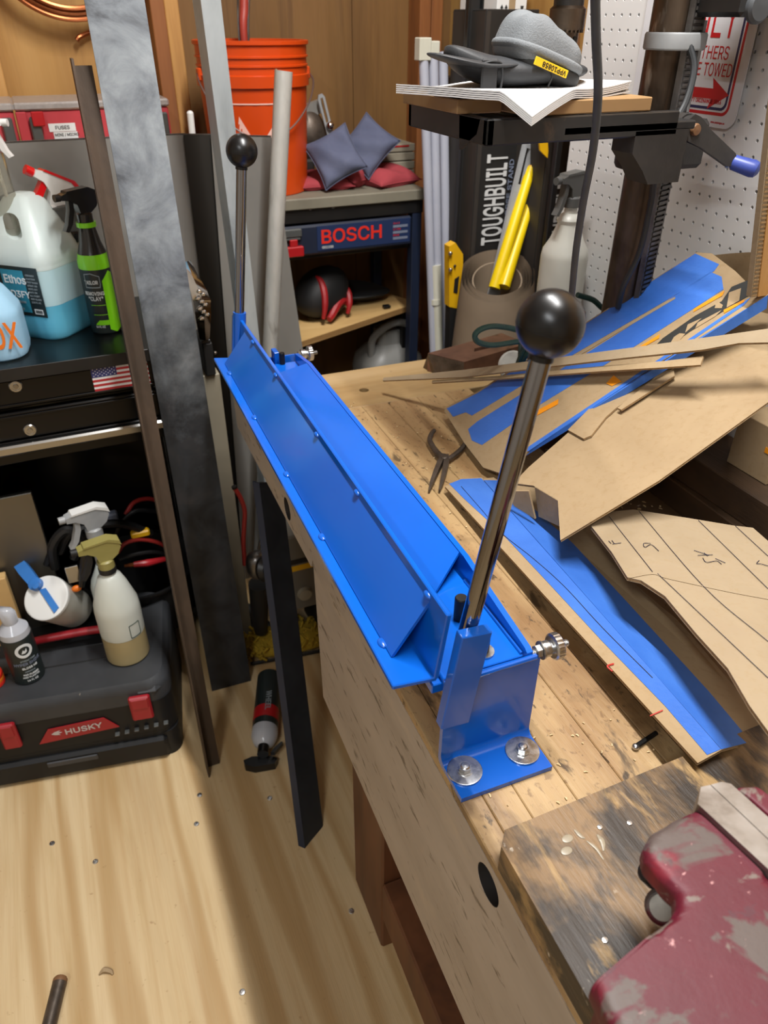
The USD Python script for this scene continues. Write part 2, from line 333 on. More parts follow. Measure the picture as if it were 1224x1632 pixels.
# the stained board under the vise
vboard = vb = thing('mounting_board', 'thick stained and scorched wooden board under the red vise', 'board', B(.2, -.3, .90))
ob = Bm(prism([(.0, -.08), (.012, -.066), (.42, -.055), (.42, -.58), (.0, -.58)], (0, 0, .9005), (1, 0, 0), (0, 1, 0), .038))
part(vb, 'plank', ob, 'stained_board')
for s, t in ((.10, -.068 - .03), (.04, -.19), (.13, -.105)):
    part(vb, 'nail_head', Bm(lathe([(0, .0), (.003, 0), (.0025, .0012), (0, .0016)], (s, t, .9385), n=12)), 'zinc')

# ================================================================== blue sheet-metal brake
al = math.radians(7.0); LU = np.array([math.sin(al), 0, math.cos(al)]); LR = np.array([math.cos(al), 0, -math.sin(al)])
R0 = np.array([-.012, 0, 1.031])
def leaf(a, b, t): return R0 + LR * a + LU * b + np.array([0, t, 0])
def leafbox(a0, a1, b0, b1, t0, t1, r=.0012):
    m = box((a0, t0, b0), (a1, t1, b1), r); v = np.asarray(m.vertices)
    m.vertices = R0 + v[:, :1] * LR + v[:, 1:2] * np.array([0, 1, 0]) + v[:, 2:] * LU; return Bm(m)
br = thing('sheet_metal_brake', 'bright blue benchtop sheet metal bending brake with two ball-topped levers', 'sheet metal brake', B(.03, .5, .90))
lf = part(br, 'bending_leaf', join(leafbox(-.046, .004, 0, .006, .058, .985), leafbox(0, .0062, .003, .088, .058, .985)), 'blue_smooth')
def slabq(pts, th):
    pts = np.asarray(pts); n = np.cross(pts[1] - pts[0], pts[2] - pts[0]); n /= np.linalg.norm(n)
    return sheet(pts, n if n[2] > 0 else -n, th)
lo0, lo1, up0, up1 = leaf(-.032, .0075, .097), leaf(-.032, .0075, .95), leaf(.001, .080, .094), leaf(.001, .080, .925)
part(lf, 'stiffener', Bm(slabq([lo0, up0, up1, lo1], .0035)), 'blue_smooth')
for t in (.1, .31, .475, .70, .86):
    part(lf, 'weld_bead', Bm(ell(leaf(.0, .081, t), (.004, .007, .004), 2)), 'blue_paint')
for t in (.12, .33, .50, .70, .90):
    part(lf, 'weld_bead', Bm(ell(leaf(-.033, .007, t), (.005, .008, .003), 2)), 'blue_paint')
# clamp bar: floor, outer rim, stiffener
cb = part(br, 'clamp_bar', join(Bm(box((.002, .062, 1.020), (.103, .95, 1.026), .001)),
     Bm(prism([(.056, 1.020), (.95, 1.020), (.95, 1.042), (.86, 1.056), (.21, 1.056), (.19, 1.053), (.062, 1.037), (.056, 1.034)], (.098, 0, 0), (0, 1, 0), (0, 0, 1), .007))), 'blue_smooth')
part(cb, 'stiffener', Bm(slabq([np.array([.046, .185, 1.0275]), np.array([.0985, .222, 1.0545]), np.array([.0985, .865, 1.0545]), np.array([.046, .90, 1.0275])], .003)), 'blue_smooth')
part(cb, 'fillet', Bm(tube([(.097, .064, 1.027), (.097, .20, 1.027)], .0025, 8, 0)), 'blue_paint')
part(br, 'bed_plate', Bm(box((-.010, .064, 1.006), (.10, .965, 1.0185), .001)), 'blue_smooth')
# end brackets
def bracket(t, sgn):
    prof = []; Rr = .010; th = .0065
    # foot outline in (t, z): from the toe along the foot, round the bend, up the plate
    foot = .052
    out = [(-foot, 0), (-foot, th)]
    out += [(-Rr + Rr * math.sin(a), th + Rr - Rr * math.cos(a)) for a in np.linspace(0, math.pi / 2, 8)]
    out += [(0, .124), (.0015, .128), (th - .001, .128), (th, .124), (th, Rr)]
    out += [(th - Rr * .9 + Rr * .9 * math.cos(a), Rr * .9 - Rr * .9 * math.sin(a)) for a in np.linspace(0, math.pi / 2, 8)]
    m = prism([(x * sgn, z) for x, z in out], (.0, t, .9005), (0, 1, 0), (0, 0, 1), .113)
    return Bm(m)
b1 = part(br, 'end_bracket', bracket(.052, 1), 'blue_paint')
part(b1, 'weld_bead', Bm(tube([(.004, .0545, 1.029), (.03, .0515, 1.030), (.06, .0515, 1.030), (.108, .0535, 1.0285)], [.003, .0035, .003, .0035], 8, 6)), 'blue_paint')
b2 = part(br, 'end_bracket', bracket(.985, -1), 'blue_paint')
part(b2, 'tab', Bm(box((.058, .958, 1.02), (.068, .985, 1.046), .001)), 'blue_paint')
for k, (s, t) in enumerate(((.019, .030), (.092, .030), (.019, 1.007), (.092, 1.007))):
    w = part(br, 'washer', Bm(lathe([(.006, .0), (.0195, .0), (.0195, .0018), (.0188, .0022), (.006, .0022)], (s, t, .9075), n=36)), 'zinc')
    hx = [(.0072 * math.cos(a + .3 * k), .0072 * math.sin(a + .3 * k)) for a in np.arange(6) * math.pi / 3]
    part(w, 'bolt_head', join(Bm(lathe([(.0, .0022), (.0088, .0022), (.0088, .0034), (0, .0034)], (s, t, .9075), n=24)), Bm(prism(hx, (s, t, .9107), (1, 0, 0), (0, 1, 0), .0052)), Bm(lathe([(.0, 0), (.0055, 0), (.004, .0014), (0, .0018)], (s, t, .9158), n=18))), 'zinc')
# lever sockets, rods, balls
def lever(t, base, ball, sock, sockname):
    part(br, 'lever_socket', sock, 'blue_paint')
    base, ball = np.array(base), np.array(ball); d = (ball - base) / np.linalg.norm(ball - base)
    part(br, 'lever_rod', Bm(cyl(base - d * .05, ball - d * .018, .0092, n=32)), 'chrome_dark', 60)
    bl = part(br, 'ball_knob', Bm(join(ell(ball, (.0272,) * 3, 4), cyl(ball - d * .0295, ball - d * .018, .0105, n=28))), 'black_plastic')
    x, y, _ = frame_of(d)
    part(bl, 'mould_line', Bm(tube([ball + .0271 * (math.cos(a) * x + math.sin(a) * y) - d * .003 for a in np.linspace(0, 2 * math.pi, 49)], .00035, 5, 0)), 'black_plastic')
def blockm(s0, s1, t0, t1, z0, z1, tilt):
    m = box((0, t0, 0), (s1 - s0, t1, z1 - z0), .0012); v = np.asarray(m.vertices); a = math.radians(tilt)
    m.vertices = np.stack([s0 + v[:, 0] * math.cos(a) + v[:, 2] * math.sin(a), v[:, 1], z0 - v[:, 0] * math.sin(a) * .6 + v[:, 2] * math.cos(a)], 1); return Bm(m)
lever(.05, (.026, .060, 1.10), (.072, .056, 1.400), blockm(-.010, .024, .038, .0515, .978, 1.104, 7.5), 0)
lever(.98, (.000, .975, 1.125), (.0345, .978, 1.4085), join(Bm(cyl((-.009, .975, 1.035), (.001, .975, 1.130), .0125, n=24)), blockm(-.024, -.004, .972, .984, 1.03, 1.125, 7)), 0)
# adjusting screws: threaded rod, nuts and a knurled thumb knob on each bracket
def knurl(c, d, r, h, n=48):
    prof = []; x, y, d = frame_of(d); sec = []
    for hh, k in ((0, .86), (.0012, .97), (.0016, 1), (h - .0016, 1), (h - .0012, .97), (h, .86)):
        th = np.arange(n) * 2 * math.pi / n; rr = r * k * (1 + .022 * np.where(np.arange(n) % 2, 1, -1))
        sec.append(c + d * hh + rr[:, None] * (np.cos(th)[:, None] * x + np.sin(th)[:, None] * y))
    return loft(sec, n)
for t in (.0585, .972):
    c0 = np.array([.104, t, 1.0295]); d = np.array([1., 0, 0])
    ks = part(br, 'adjusting_screw', Bm(lathe([(r, .0012 * i) for i, r in enumerate([.0042, .0034] * 20)], c0, d, 20)), 'zinc')
    hexm = lambda r, h0, h1: Bm(prism([(r * math.cos(a), r * math.sin(a)) for a in np.arange(6) * math.pi / 3 + .2], c0 + d * h0, (0, 1, 0), (0, 0, 1), h1 - h0))
    part(ks, 'nut', hexm(.0075, .006, .012), 'zinc'); part(ks, 'washer', Bm(cyl(c0 + d * .0125, c0 + d * .0145, .0105, n=28)), 'zinc')
    part(ks, 'collar', Bm(lathe([(.0, .015), (.0085, .015), (.0092, .017), (.0092, .022), (.0072, .0235), (.0072, .026), (0, .026)], c0, d, 24)), 'zinc')
    part(ks, 'knurled_knob', Bm(knurl(c0 + d * .026, d, .0148, .0105)), 'zinc')
# the clamp screws standing in the bed
for s, t, z, r, w in ((.060, .140, 1.058, .0075, 0), (.060, .082, 1.050, .0055, 1), (.07, .945, 1.05, .0055, 0)):
    ck = part(br, 'clamp_screw', Bm(knurl(np.array([s, t, 1.026]), (0, 0, 1.), r, z - 1.026, 36)), 'black_oxide')
    if w: part(ck, 'washer', Bm(lathe([(.004, 0), (.0115, 0), (.0115, .002), (.004, .002)], (s, t, 1.0265), n=28)), 'zinc')
#@@NEXT

# ================================================================== right wall: pegboard, sign
mk('peg_white', ['#cbcac8', '#d3d2d0'], 2, rough=.4)
mk('sign_white', '#cbcbce', rough=.3, coat=.2); mk('sign_red', '#b3161f', rough=.35); mk('sign_navy', '#1b2450', rough=.35)
PX = 1.138
pg = thing('pegboard', 'white perforated pegboard panel on the wall behind the drill press', 'pegboard', (PX, .7, 1.0))
def pegmesh(y0, nz0, nz1, ny):
    P = .0254; r = .0031; V = []; F = []; a = np.arange(8) * math.pi / 4 + math.pi / 8
    oct_ = np.stack([np.cos(a), np.sin(a)], 1) * r
    sq = np.array([(1, .41), (.41, 1), (-.41, 1), (-1, .41), (-1, -.41), (-.41, -1), (.41, -1), (1, -.41)]) * P / 2
    sq = np.where(abs(sq) > .4 * P, np.sign(sq) * P / 2, sq); cor = np.array([(1, 1), (-1, 1), (-1, -1), (1, -1)]) * P / 2
    loc = np.vstack([np.c_[oct_, np.zeros(8)], np.c_[sq, np.zeros(8)], np.c_[cor, np.zeros(4)], np.c_[oct_, np.full(8, .005)]])
    f = []
    for i in range(8):
        j = (i + 1) % 8; f += [(i, 8 + i, 8 + j), (i, 8 + j, j), (i, j, 20 + j), (i, 20 + j, 20 + i)]
    for k, (i, j) in enumerate(((0, 1), (2, 3), (4, 5), (6, 7))): f.append((8 + i, 16 + k, 8 + j))
    f = np.array(f)
    for iy in range(ny):
        for iz in range(nz0, nz1):
            cy, cz = y0 - iy * P, 1.6332 + iz * P
            V.append(np.c_[np.full(28, PX) + loc[:, 2], cy + loc[:, 0], cz + loc[:, 1]]); F.append(f + 28 * (len(V) - 1))
    return trimesh.Trimesh(np.vstack(V), np.vstack(F)[:, ::-1], process=False)
part(pg, 'perforated_board', pegmesh(1.5355, -32, 4, 52), 'peg_white', False)
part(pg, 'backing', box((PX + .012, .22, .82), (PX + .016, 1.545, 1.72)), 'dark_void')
part(pg, 'frame_strip', box((PX + .0055, 1.53, .82), (PX + .03, 1.5482, 1.75)), 'peg_white')
part(pg, 'screw', lathe([(0, 0), (.005, 0), (.0035, .002), (0, .0024)], (PX - .0002, 1.533, 1.652), (-1, 0, 0), 14), 'zinc')
sgn = thing('parking_sign', 'white aluminium parking sign with red lettering, a red arrow and red and blue borders', 'sign', (PX - .006, 1.23, 1.65))
SY0, SY1, SZ0 = 1.078, 1.355, 1.441; SX = PX - .008; SH = .457
def srr(m, h, r): return [(a, b) for a, b in rrect(.277 - 2 * m, SH - 2 * m, r, 8)]
SC = (SX, (SY0 + SY1) / 2, SZ0 + SH / 2); sy, sz = np.array([0, -1., 0]), np.array([0, 0, 1.])
def sprism(poly, h, holes=()): return prism(poly, SC, -sy * -1, sz, h, holes)
nrm = np.cross(sy, sz)      # points to -x, into the room
part(sgn, 'plate', prism(srr(0, 0, .022), np.array(SC) - nrm * .0015, sy, sz, .0015), 'sign_white')
part(sgn, 'border', prism(srr(.0185, 0, .016), SC, sy, sz, .0003, [srr(.0235, 0, .012)]), 'sign_red', label='outer red border')
part(sgn, 'border', prism(srr(.0265, 0, .012), SC, sy, sz, .0003, [srr(.031, 0, .009)]), 'sign_navy', label='inner navy border')
def stx(s, yc, z, h, sx, m, bold=False): part(sgn, 'lettering', text(s, (SX, yc, z), sy, sz, h, .0004, bold, sx, True), m)
ymid = (SY0 + SY1) / 2
stx('PARKING', ymid, 1.722, .07, .62, 'sign_red'); stx('ONLY', ymid - .030, 1.575, .062, .60, 'sign_red')
stx('ALL OTHERS', ymid - .030, 1.5437, .0195, .76, 'sign_red'); stx('WILL BE TOWED', ymid - .034, 1.5185, .0195, .68, 'sign_red')
part(sgn, 'arrow', prism([(-.095, -.008), (.055, -.008), (.05, -.024), (.094, 0), (.05, .024), (.055, .008), (-.095, .008)], (SX, ymid - .018, 1.492), sy, sz, .0004), 'sign_red')
stx('CITY ORDINANCE: 2066', ymid - .058, 1.4770, .0062, .8, 'sign_red', True); stx('www.metalsigns.us', ymid - .1, 1.4475, .0032, .8, 'sign_red', True)

# ================================================================== drill press
mk('rust_steel', ['#3a3129', '#54463a', '#6a5c4e', '#857a6e'], 7, (1, 1, .35), rough=.38, metal=.75, rvar=.12, over=[('#c2b9ad', 11, .58, .66, (1.2, 1.2, .25), .8), ('#35271c', 6, .50, .64, W1, .7)], bump=.0004, bscale=60)
mk('worn_steel', ['#4d4b49', '#6e6b68', '#858280'], 9, rough=.35, metal=.9, rvar=.1, over=[('#4b3524', 14, .6, .7, W1, .6)])
mk('cast_dark', ['#1d1b19', '#2a2725', '#35302b'], 8, rough=.5, bump=.0006, bscale=50)
mk('grey_paint', ['#8b8d8e', '#9a9c9d'], 20, rough=.45); mk('blue_grip', ['#2c3c86', '#3f51a2'], 12, rough=.4)
mk('rust_bolt', ['#6b4a2e', '#7f5a3a'], 40, rough=.6); mk('cord_grey', ['#3a3d40', '#46494c'], 30, rough=.55); mk('cord_dark', '#232527', rough=.5)
mk('frame_black', ['#121213', '#1c1b1a', '#292522'], 14, rough=.42, over=[('#4c3b2c', 18, .64, .72, W1, .6)])
mk('ply_top', ['#876741', '#9c7d53'], 3, (1, 6, 1), rough=.6)
mk('newsprint', ['#c6c6c6', '#cfcfcf'], 8, rough=.75, over=[('#c3c3c4', 2.6, .58, .72, W1, .5)]); mk('newsprint_dark', '#9c9da0', rough=.8)
DX, DY, DR = .983, 1.111, .034
dp = thing('drill_press', 'old benchtop drill press with rusty column, toothed rack, chuck and blue-gripped crank', 'drill press', (DX, DY, .9))
part(dp, 'base', box((DX - .11, DY - .02, .9005), (DX + .10, DY + .2, .93), .008), 'cast_dark')
part(dp, 'column', lathe([(0, .93), (DR, .93), (DR, 1.86), (0, 1.86)], (DX, DY, 0), n=48), 'rust_steel')
rn = np.array([.33, -.94, 0]); rn /= np.linalg.norm(rn); rt = np.array([-rn[1], rn[0], 0])
rkc = np.array([DX, DY, 0]) + rn * (DR + .006)
prof = []; zz = .95
while zz < 1.84:
    prof += [(.006, zz), (.006, zz + .0045), (.0015, zz + .0052), (.0015, zz + .0078)]; zz += .0085
prof += [(-.008, zz), (-.008, .95)]
part(dp, 'rack', xf(prism(prof, (0, 0, 0), (1, 0, 0), (0, 0, 1), .029), np.column_stack([rn, rt, [0, 0, 1]]), rkc + rt * .0145), 'worn_steel', False)
part(dp, 'rack_rail', xf(box((-.006, .0150, .95), (.004, .019, 1.84)), np.column_stack([rn, rt, [0, 0, 1]]), rkc), 'worn_steel'); part(dp, 'rack_rail', xf(box((-.006, -.019, .95), (.004, -.015, 1.84)), np.column_stack([rn, rt, [0, 0, 1]]), rkc), 'worn_steel')
part(dp, 'rack_collar', lathe([(.0415, 0), (.046, 0), (.048, .003), (.048, .021), (.046, .024), (.0415, .024), (.0415, 0)], (DX + .005, DY - .008, 1.560), n=48), 'grey_paint')
part(dp, 'collar_plate', xf(box((-.006, .017, 1.47), (.0, .036, 1.60)), np.column_stack([rn, rt, [0, 0, 1]]), rkc - rt * -.0), 'grey_paint')
# table bracket on the column
tb = part(dp, 'table_bracket', join(lathe([(0, 1.386), (.052, 1.386), (.055, 1.392), (.055, 1.466), (.052, 1.472), (0, 1.472)], (DX, DY, 0), n=40),
     box((DX - .06, 1.035, 1.392), (DX + .056, 1.10, 1.466), .008), prism([(.0, 0), (.06, .0), (.075, .02), (.10, .045), (.10, .075), (0, .075)], (DX - .055, 1.02, 1.388), (-1, 0, 0), (0, 0, 1), -.05)), 'cast_dark')
fy0, fy1 = .970, 1.22
part(tb, 'table_frame', join(box((.575, fy0, 1.455), (.905, fy0 + .012, 1.488), .002), box((.575, fy1 - .012, 1.455), (.905, fy1, 1.488), .002), box((.575, fy0, 1.455), (.587, fy1, 1.488), .002), box((.70, fy0, 1.462), (.94, fy1, 1.474), .002),
     prism([(0, 0), (.008, -.02), (.055, -.045), (.06, 0)], (.575, fy0 + .02, 1.487), (0, 1, 0), (0, 0, 1), .006)), 'frame_black')
# table boards
part(dp, 'table_board', box((.640, fy0 + .002, 1.489), (.850, fy1 - .01, 1.507), .0015), 'ply_top')
part(dp, 'table_board', box((.560, fy0 + .06, 1.489), (.632, fy1 - .01, 1.507), .0015), 'ply_top')
# crank
ch = A(1098, 205, 1, 1.0); ce = A(1160, 256, 1, .985)
ck = part(dp, 'crank', join(cyl(ch + (0, .06, -.001), ch + (0, .004, 0), .021, n=28), cyl(ch + (0, .004, 0), ch + (0, -.009, 0), .0185, n=28)), 'cast_dark')
cd = (ce - ch) / np.linalg.norm(ce - ch); cn = np.cross(cd, [0, 1, 0])
L_ = np.linalg.norm(ce - ch)
part(ck, 'crank_arm', prism([(-.012, -.017), (.0, -.019), (.03, -.014), (L_ - .004, -.011), (L_ + .006, -.004), (L_ + .006, .004), (L_ - .004, .011), (.03, .014), (.0, .019), (-.012, .017), (-.02, 0)], ch + (0, -.004, 0), cd, -np.cross([0, 1., 0], cd), .009), 'cast_dark')
part(ck, 'crank_bolt', lathe([(0, 0), (.009, 0), (.009, .003), (.0075, .006), (0, .007)], ch + (0, -.012, 0), (0, -1, 0), 16), 'rust_bolt')
ge = A(1197, 268, 1, .955); gd = (ge - ce) / np.linalg.norm(ge - ce)
part(ck, 'grip', lathe([(0, 0), (.008, 0), (.0115, .003), (.0125, .02), (.0135, .034), (.0118, .041), (.006, .045), (0, .046)], ce + gd * .006, gd, 24), 'blue_grip')
part(ck, 'grip_washer', cyl(ce, ce + gd * .0055, .011, n=20), 'zinc')
# chuck and quill over the table
qc = np.array([.782, DY, 0])
part(dp, 'quill', join(box((qc[0] - .05, DY - .045, 1.66), (DX + .05, DY + .05, 1.80), .012), lathe([(0, 1.615), (.022, 1.615), (.022, 1.68), (0, 1.68)], qc, n=28)), 'cast_dark')
ckk = part(dp, 'chuck', join(lathe([(0, 1.548), (.012, 1.548), (.0165, 1.553), (.0195, 1.572), (.0195, 1.5865), (0, 1.5865)], qc, n=36), lathe([(0, 1.5865), (.0255, 1.5865), (.0265, 1.590), (.0265, 1.613), (.022, 1.617), (0, 1.617)], qc, n=36)), 'rust_steel')
part(ckk, 'chuck_teeth', join(*[box((-.0014, -.0015, 1.5835), (.0014, .0015, 1.5885)).apply_transform(trimesh.transformations.rotation_matrix(a, (0, 0, 1)) @ trimesh.transformations.translation_matrix((0, -.0245, 0))).apply_translation(qc) for a in np.arange(24) * math.pi / 12]), 'rust_steel')
part(ckk, 'key_hole', cyl(qc + (.004, -.0185, 1.576), qc + (.0044, -.0202, 1.576), .0032, n=14), 'dark_void')
mo = part(dp, 'motor_box', box((.985, .975, 1.604), (1.135, 1.10, 1.74), .006), 'black_steel')
for i in range(7):
    part(mo, 'cooling_fin', box((1.102, .955, 1.606 + i * .009), (1.136, .972, 1.6095 + i * .009)), 'rust_bolt')
part(mo, 'round_cover', lathe([(0, 0), (.022, 0), (.022, .006), (.018, .01), (0, .011)], (1.012, .975, 1.617), (0, -1, 0), 28), 'cord_grey')
part(dp, 'power_cord', tube([A(1098, 70, 1, 1.062), A(1106, 110, 1, 1.045), A(1092, 165, 1, 1.03), A(1063, 215, 1, 1.02), A(1046, 262, 1, 1.03), A(1038, 320, 1, 1.045), A(1020, 400, 1, 1.05), A(994, 455, 1, 1.06), A(985, 490, 1, 1.075)], .0055, 10), 'cord_dark')
# newspaper on the table
nw = thing('newspaper', 'folded white newspaper draped over the front edge of the drill press table', 'newspaper', (.70, 1.05, 1.508))
def news():
    nu, nv = 26, 30; V = []; F = []
    c00, c10, c01 = np.array([.622, .936]), np.array([.846, 1.020]), np.array([.487, 1.075])
    return c00, c10, c01
def newsgrid(lift, shrink, nu=28, nv=30):
    c00, c10, c01 = news(); out = np.zeros((nv, nu, 3))
    for j in range(nv):
        for i in range(nu):
            a, b = i / (nu - 1) * shrink, j / (nv - 1)
            p = c00 + (c10 - c00) * a + (c01 - c00) * b
            z = 1.5085 + lift
            out_y = max(0, .968 - p[1]); out_x = max(0, .566 - p[0]); z -= .85 * out_y - .06 * out_x
            z += .0016 * math.sin(7 * a + 3 * b) + .0035 * a ** 4 * (lift > .004)
            out[j, i] = (p[0], p[1], z)
    return out
def gridslab(G, th):
    nv, nu = G.shape[:2]; top = G.reshape(-1, 3); v = np.vstack([top, top - (0, 0, th)]); n = nu * nv; f = []
    for j in range(nv - 1):
        for i in range(nu - 1):
            a = j * nu + i; f += [(a, a + 1, a + nu + 1), (a, a + nu + 1, a + nu), (n + a, n + a + nu + 1, n + a + 1), (n + a, n + a + nu, n + a + nu + 1)]
    per = [i for i in range(nu)] + [j * nu + nu - 1 for j in range(1, nv)] + [(nv - 1) * nu + i for i in range(nu - 2, -1, -1)] + [j * nu for j in range(nv - 2, 0, -1)]
    for a, b in zip(per, per[1:] + per[:1]): f += [(a, n + a, n + b), (a, n + b, b)]
    return trimesh.Trimesh(v, f, process=False)
for k in range(5):
    part(nw, 'sheet', gridslab(newsgrid(.0024 * k + .0018, 1 - .008 * ((k * 3) % 4)), .0017), 'newsprint')
part(nw, 'fold', tube([np.array([*(news()[1]), 1.5145]) + (-.003, .002, 0)] + [np.array([*(news()[1] + (news()[2] - news()[0]) * t), 1.5145]) for t in (.3, .6, .95)], .0058, 10, 6), 'newsprint')
# grey cap on a leather tool pouch
mk('mesh_grey', ['#5a5e61', '#6c7073', '#797d80'], 5, rough=.8, bump=.001, bscale=420, bstretch=W1)
mk('pouch_dark', ['#1c1d1f', '#26282b', '#323437'], 7, rough=.62, bump=.0006, bscale=90); mk('label_yellow', '#e0b61c', rough=.4)
def blob(poly_c, rx, ry, rz, n1=36, n2=18, pw=2.4, warp=None):
    V = []
    for j in range(n2 + 1):
        ph = -math.pi / 2 + math.pi * j / n2
        for i in range(n1):
            t = 2 * math.pi * i / n1
            ct, st, cp, sp = math.cos(t), math.sin(t), math.cos(ph), math.sin(ph)
            g = lambda x, e: math.copysign(abs(x) ** e, x)
            p = np.array([rx * g(ct, 2 / pw) * g(cp, 2 / pw), ry * g(st, 2 / pw) * g(cp, 2 / pw), rz * g(sp, 2 / pw)])
            V.append(warp(p) if warp else p)
    f = []
    for j in range(n2):
        for i in range(n1):
            k = (i + 1) % n1; f += [(j * n1 + i, j * n1 + k, j * n1 + n1 + k), (j * n1 + i, j * n1 + n1 + k, j * n1 + n1 + i)]
    m = trimesh.Trimesh(np.array(V) + poly_c, f, process=False); return m
pc = np.array([.672, 1.065, 1.5215])
po = thing('leather_pouch', 'flat dark grey leather tool pouch lying on the newspaper', 'pouch', pc)
def wp(p):
    x = p[0] / .115; q = p.copy()
    q[2] = p[2] * (1.0 - .25 * x) + max(0, -x - .30) ** 1.5 * .045 * (1 if p[2] > 0 else .9) + .018 - .002
    q[1] = p[1] * (1 - .25 * max(0, -x - .2)); return q
part(po, 'body', blob(pc, .115, .055, .018, warp=wp), 'pouch_dark')
part(po, 'flap', blob(pc + (-.075, -.012, .030), .070, .045, .005, warp=lambda p: np.array([p[0], p[1], p[2] + max(0, -p[0] + .005) ** 1.4 * .5 - .004])), 'pouch_dark')
part(po, 'belt_loop', join(box(pc + (-.085, -.051, -.006), pc + (-.060, -.0455, .034), .002), tube([pc + (-.088, -.050, .028), pc + (-.07, -.053, .031), pc + (-.056, -.0525, .026), pc + (-.055, -.052, .0), pc + (-.062, -.05, -.006)], .0016, 6, 6)), 'pouch_dark')
part(po, 'stitch_seam', tube([pc + (.02, -.056, .022), pc + (.024, -.0565, .012), pc + (.02, -.0555, .0)], .0013, 6, 6), 'black_matte')
hc = np.array([.702, 1.06, 1.559])
hat = thing('work_cap', 'grey mesh fabric cap with a yellow label, lying on the leather pouch', 'cap', hc)
Rh = rot((0, 1, 0), 18)
def wh(p):
    q = p.copy(); a = math.atan2(p[1], p[0])
    if p[2] > 0: q[2] = p[2] * (1 + .16 * abs(math.sin(2.5 * a + 1)) - .45 * p[0] / .07) + .004 * abs(math.sin(60 * p[0] + 35 * p[1])); q[:2] *= 1 - .14 * (p[2] / .04)
    return Rh @ q
part(hat, 'crown', blob(hc + (0, 0, .002), .060, .05, .029, 56, 28, 3.4, wh), 'mesh_grey')
part(hat, 'brim_band', xf(blob((0, 0, 0), .066, .054, .010, pw=3.0), Rh, hc + (0, 0, -.004)), 'mesh_grey')
part(hat, 'lining', xf(blob((0, 0, 0), .060, .051, .016, pw=3.0), Rh, hc + (.002, 0, -.019)), 'black_matte')
la = part(hat, 'label_tag', xf(box((-.034, -.0545, -.022), (.024, -.0515, -.012), .0004), Rh, hc), 'label_yellow')
part(la, 'lettering', xf(text('VPP10858', (.021, -.0547, -.0145), (-1, 0, 0), (0, 0, -1), .006, .0003, True, 1.0), Rh, hc + (0, 0, 0)), 'black_matte')
# hanging grey cable in front of the table
cpts = [A(948, -40, 1, .80), A(950, 60, 1, .815), A(953, 150, 1, .83), A(945, 240, 1, .86), A(930, 320, 1, .90), A(918, 400, 1, .95), A(912, 462, 1, .99), A(908, 500, 1, 1.03), A(905, 540, 1, 1.06)]
solo('hanging_cable', tube(cpts, .0054, 12), 'cord_grey', 'grey power cable hanging down in front of the drill press table', 'cable')

# ================================================================== things on the bench
mk('cardboard', ['#8f7858', '#9b8463', '#a38c6a'], 4, (1, 1, 1), rough=.75, over=[('#83683f', 90, .5, .75, (1, 1, 1), .35), ('#ad9169', 2.2, .56, .74, W1, .4)], bump=.0003, bscale=120)
mk('cardboard_pale', ['#8c7a5f', '#98866b', '#927f65'], 4, rough=.75, over=[('#8f7852', 110, .52, .74, W1, .35)], bump=.0003, bscale=120)
mk('cardboard_edge', ['#7d613c', '#a3835a'], 160, rough=.85)
mk('kraft_paper', ['#756552', '#83725e', '#8b7a66'], 3, rough=.7, over=[('#a59178', 1.6, .58, .72, (1, 1, .5), .4)])
mk('tape_blue', ['#2a5cae', '#3467bb', '#3f73c6'], 5, (1, 1, 1), rough=.5, bump=.0004, bscale=160, over=[('#2553a6', 8, .56, .7, (3, .5, 1), .35)])
mk('tape_orange', '#e08a12', rough=.5); mk('pen_ink', '#1d1d33', rough=.6); mk('print_black', '#242422', rough=.6); mk('marker_red', '#b5352b', rough=.6)
mk('iron_old', ['#3a332c', '#5a5047', '#6b6158'], 16, rough=.45, metal=.6, over=[('#6a4126', 10, .58, .7, W1, .6)], bump=.0004, bscale=90)
mk('rusty_block', ['#4a3328', '#694a3a', '#7b5a47'], 9, rough=.55, metal=.4, over=[('#9b6b45', 7, .6, .72, W1, .6), ('#2e2019', 16, .62, .7, W1, .7)], bump=.0006, bscale=60)
mk('grey_stone', ['#8a8780', '#a5a29a', '#b4b1a9'], 14, rough=.8, bump=.0008, bscale=60)
mk('cord_green', ['#1e3a36', '#27463f'], 20, rough=.45)
# pliers
def pl(u, v, z=.903): return A(u, v, 2, z)
pw = thing('pliers', 'old rusty long-nose pliers lying open on the bench', 'pliers', pl(706, 735))
piv = pl(708, 733, .909)
h1 = [piv, pl(697, 722, .91), pl(690, 712, .911), pl(685, 702, .912), pl(687, 693, .913), pl(692, 686, .914)]
h2 = [piv, pl(716, 731, .91), pl(726, 724, .911), pl(735, 716, .912), pl(742, 706, .913)]
for h in (h1, h2):
    part(pw, 'handle', tube(h, [.0075, .0062, .0052, .005, .005, .0042], 10, 6), 'iron_old')
for dx, tip in ((-1, (686, 783)), (1, (698, 782))):
    t = pl(*tip, .906); d = t - piv; sd = np.cross(d / np.linalg.norm(d), [0, 0, 1]) * dx * -1
    m = loft([np.array([piv + d * k + sd * (w0 + w1 * .5 * (1 + cx)) * 1.0 + np.array([0, 0, hz * cz]) for cx, cz in ((-1, -1), (1, -1), (1.1, 0), (1, 1), (-1, 1))]) for k, w0, w1, hz in ((-.12, -.001, .008, .006), (.12, .0002, .0098, .0065), (.45, .0006, .0085, .006), (.8, .0008, .006, .005), (1.0, .001, .0028, .003))], 5)
    part(pw, 'jaw', m, 'iron_old')
part(pw, 'pivot', lathe([(0, -.008), (.007, -.008), (.007, .007), (.005, .0085), (0, .009)], piv, n=18), 'iron_old')
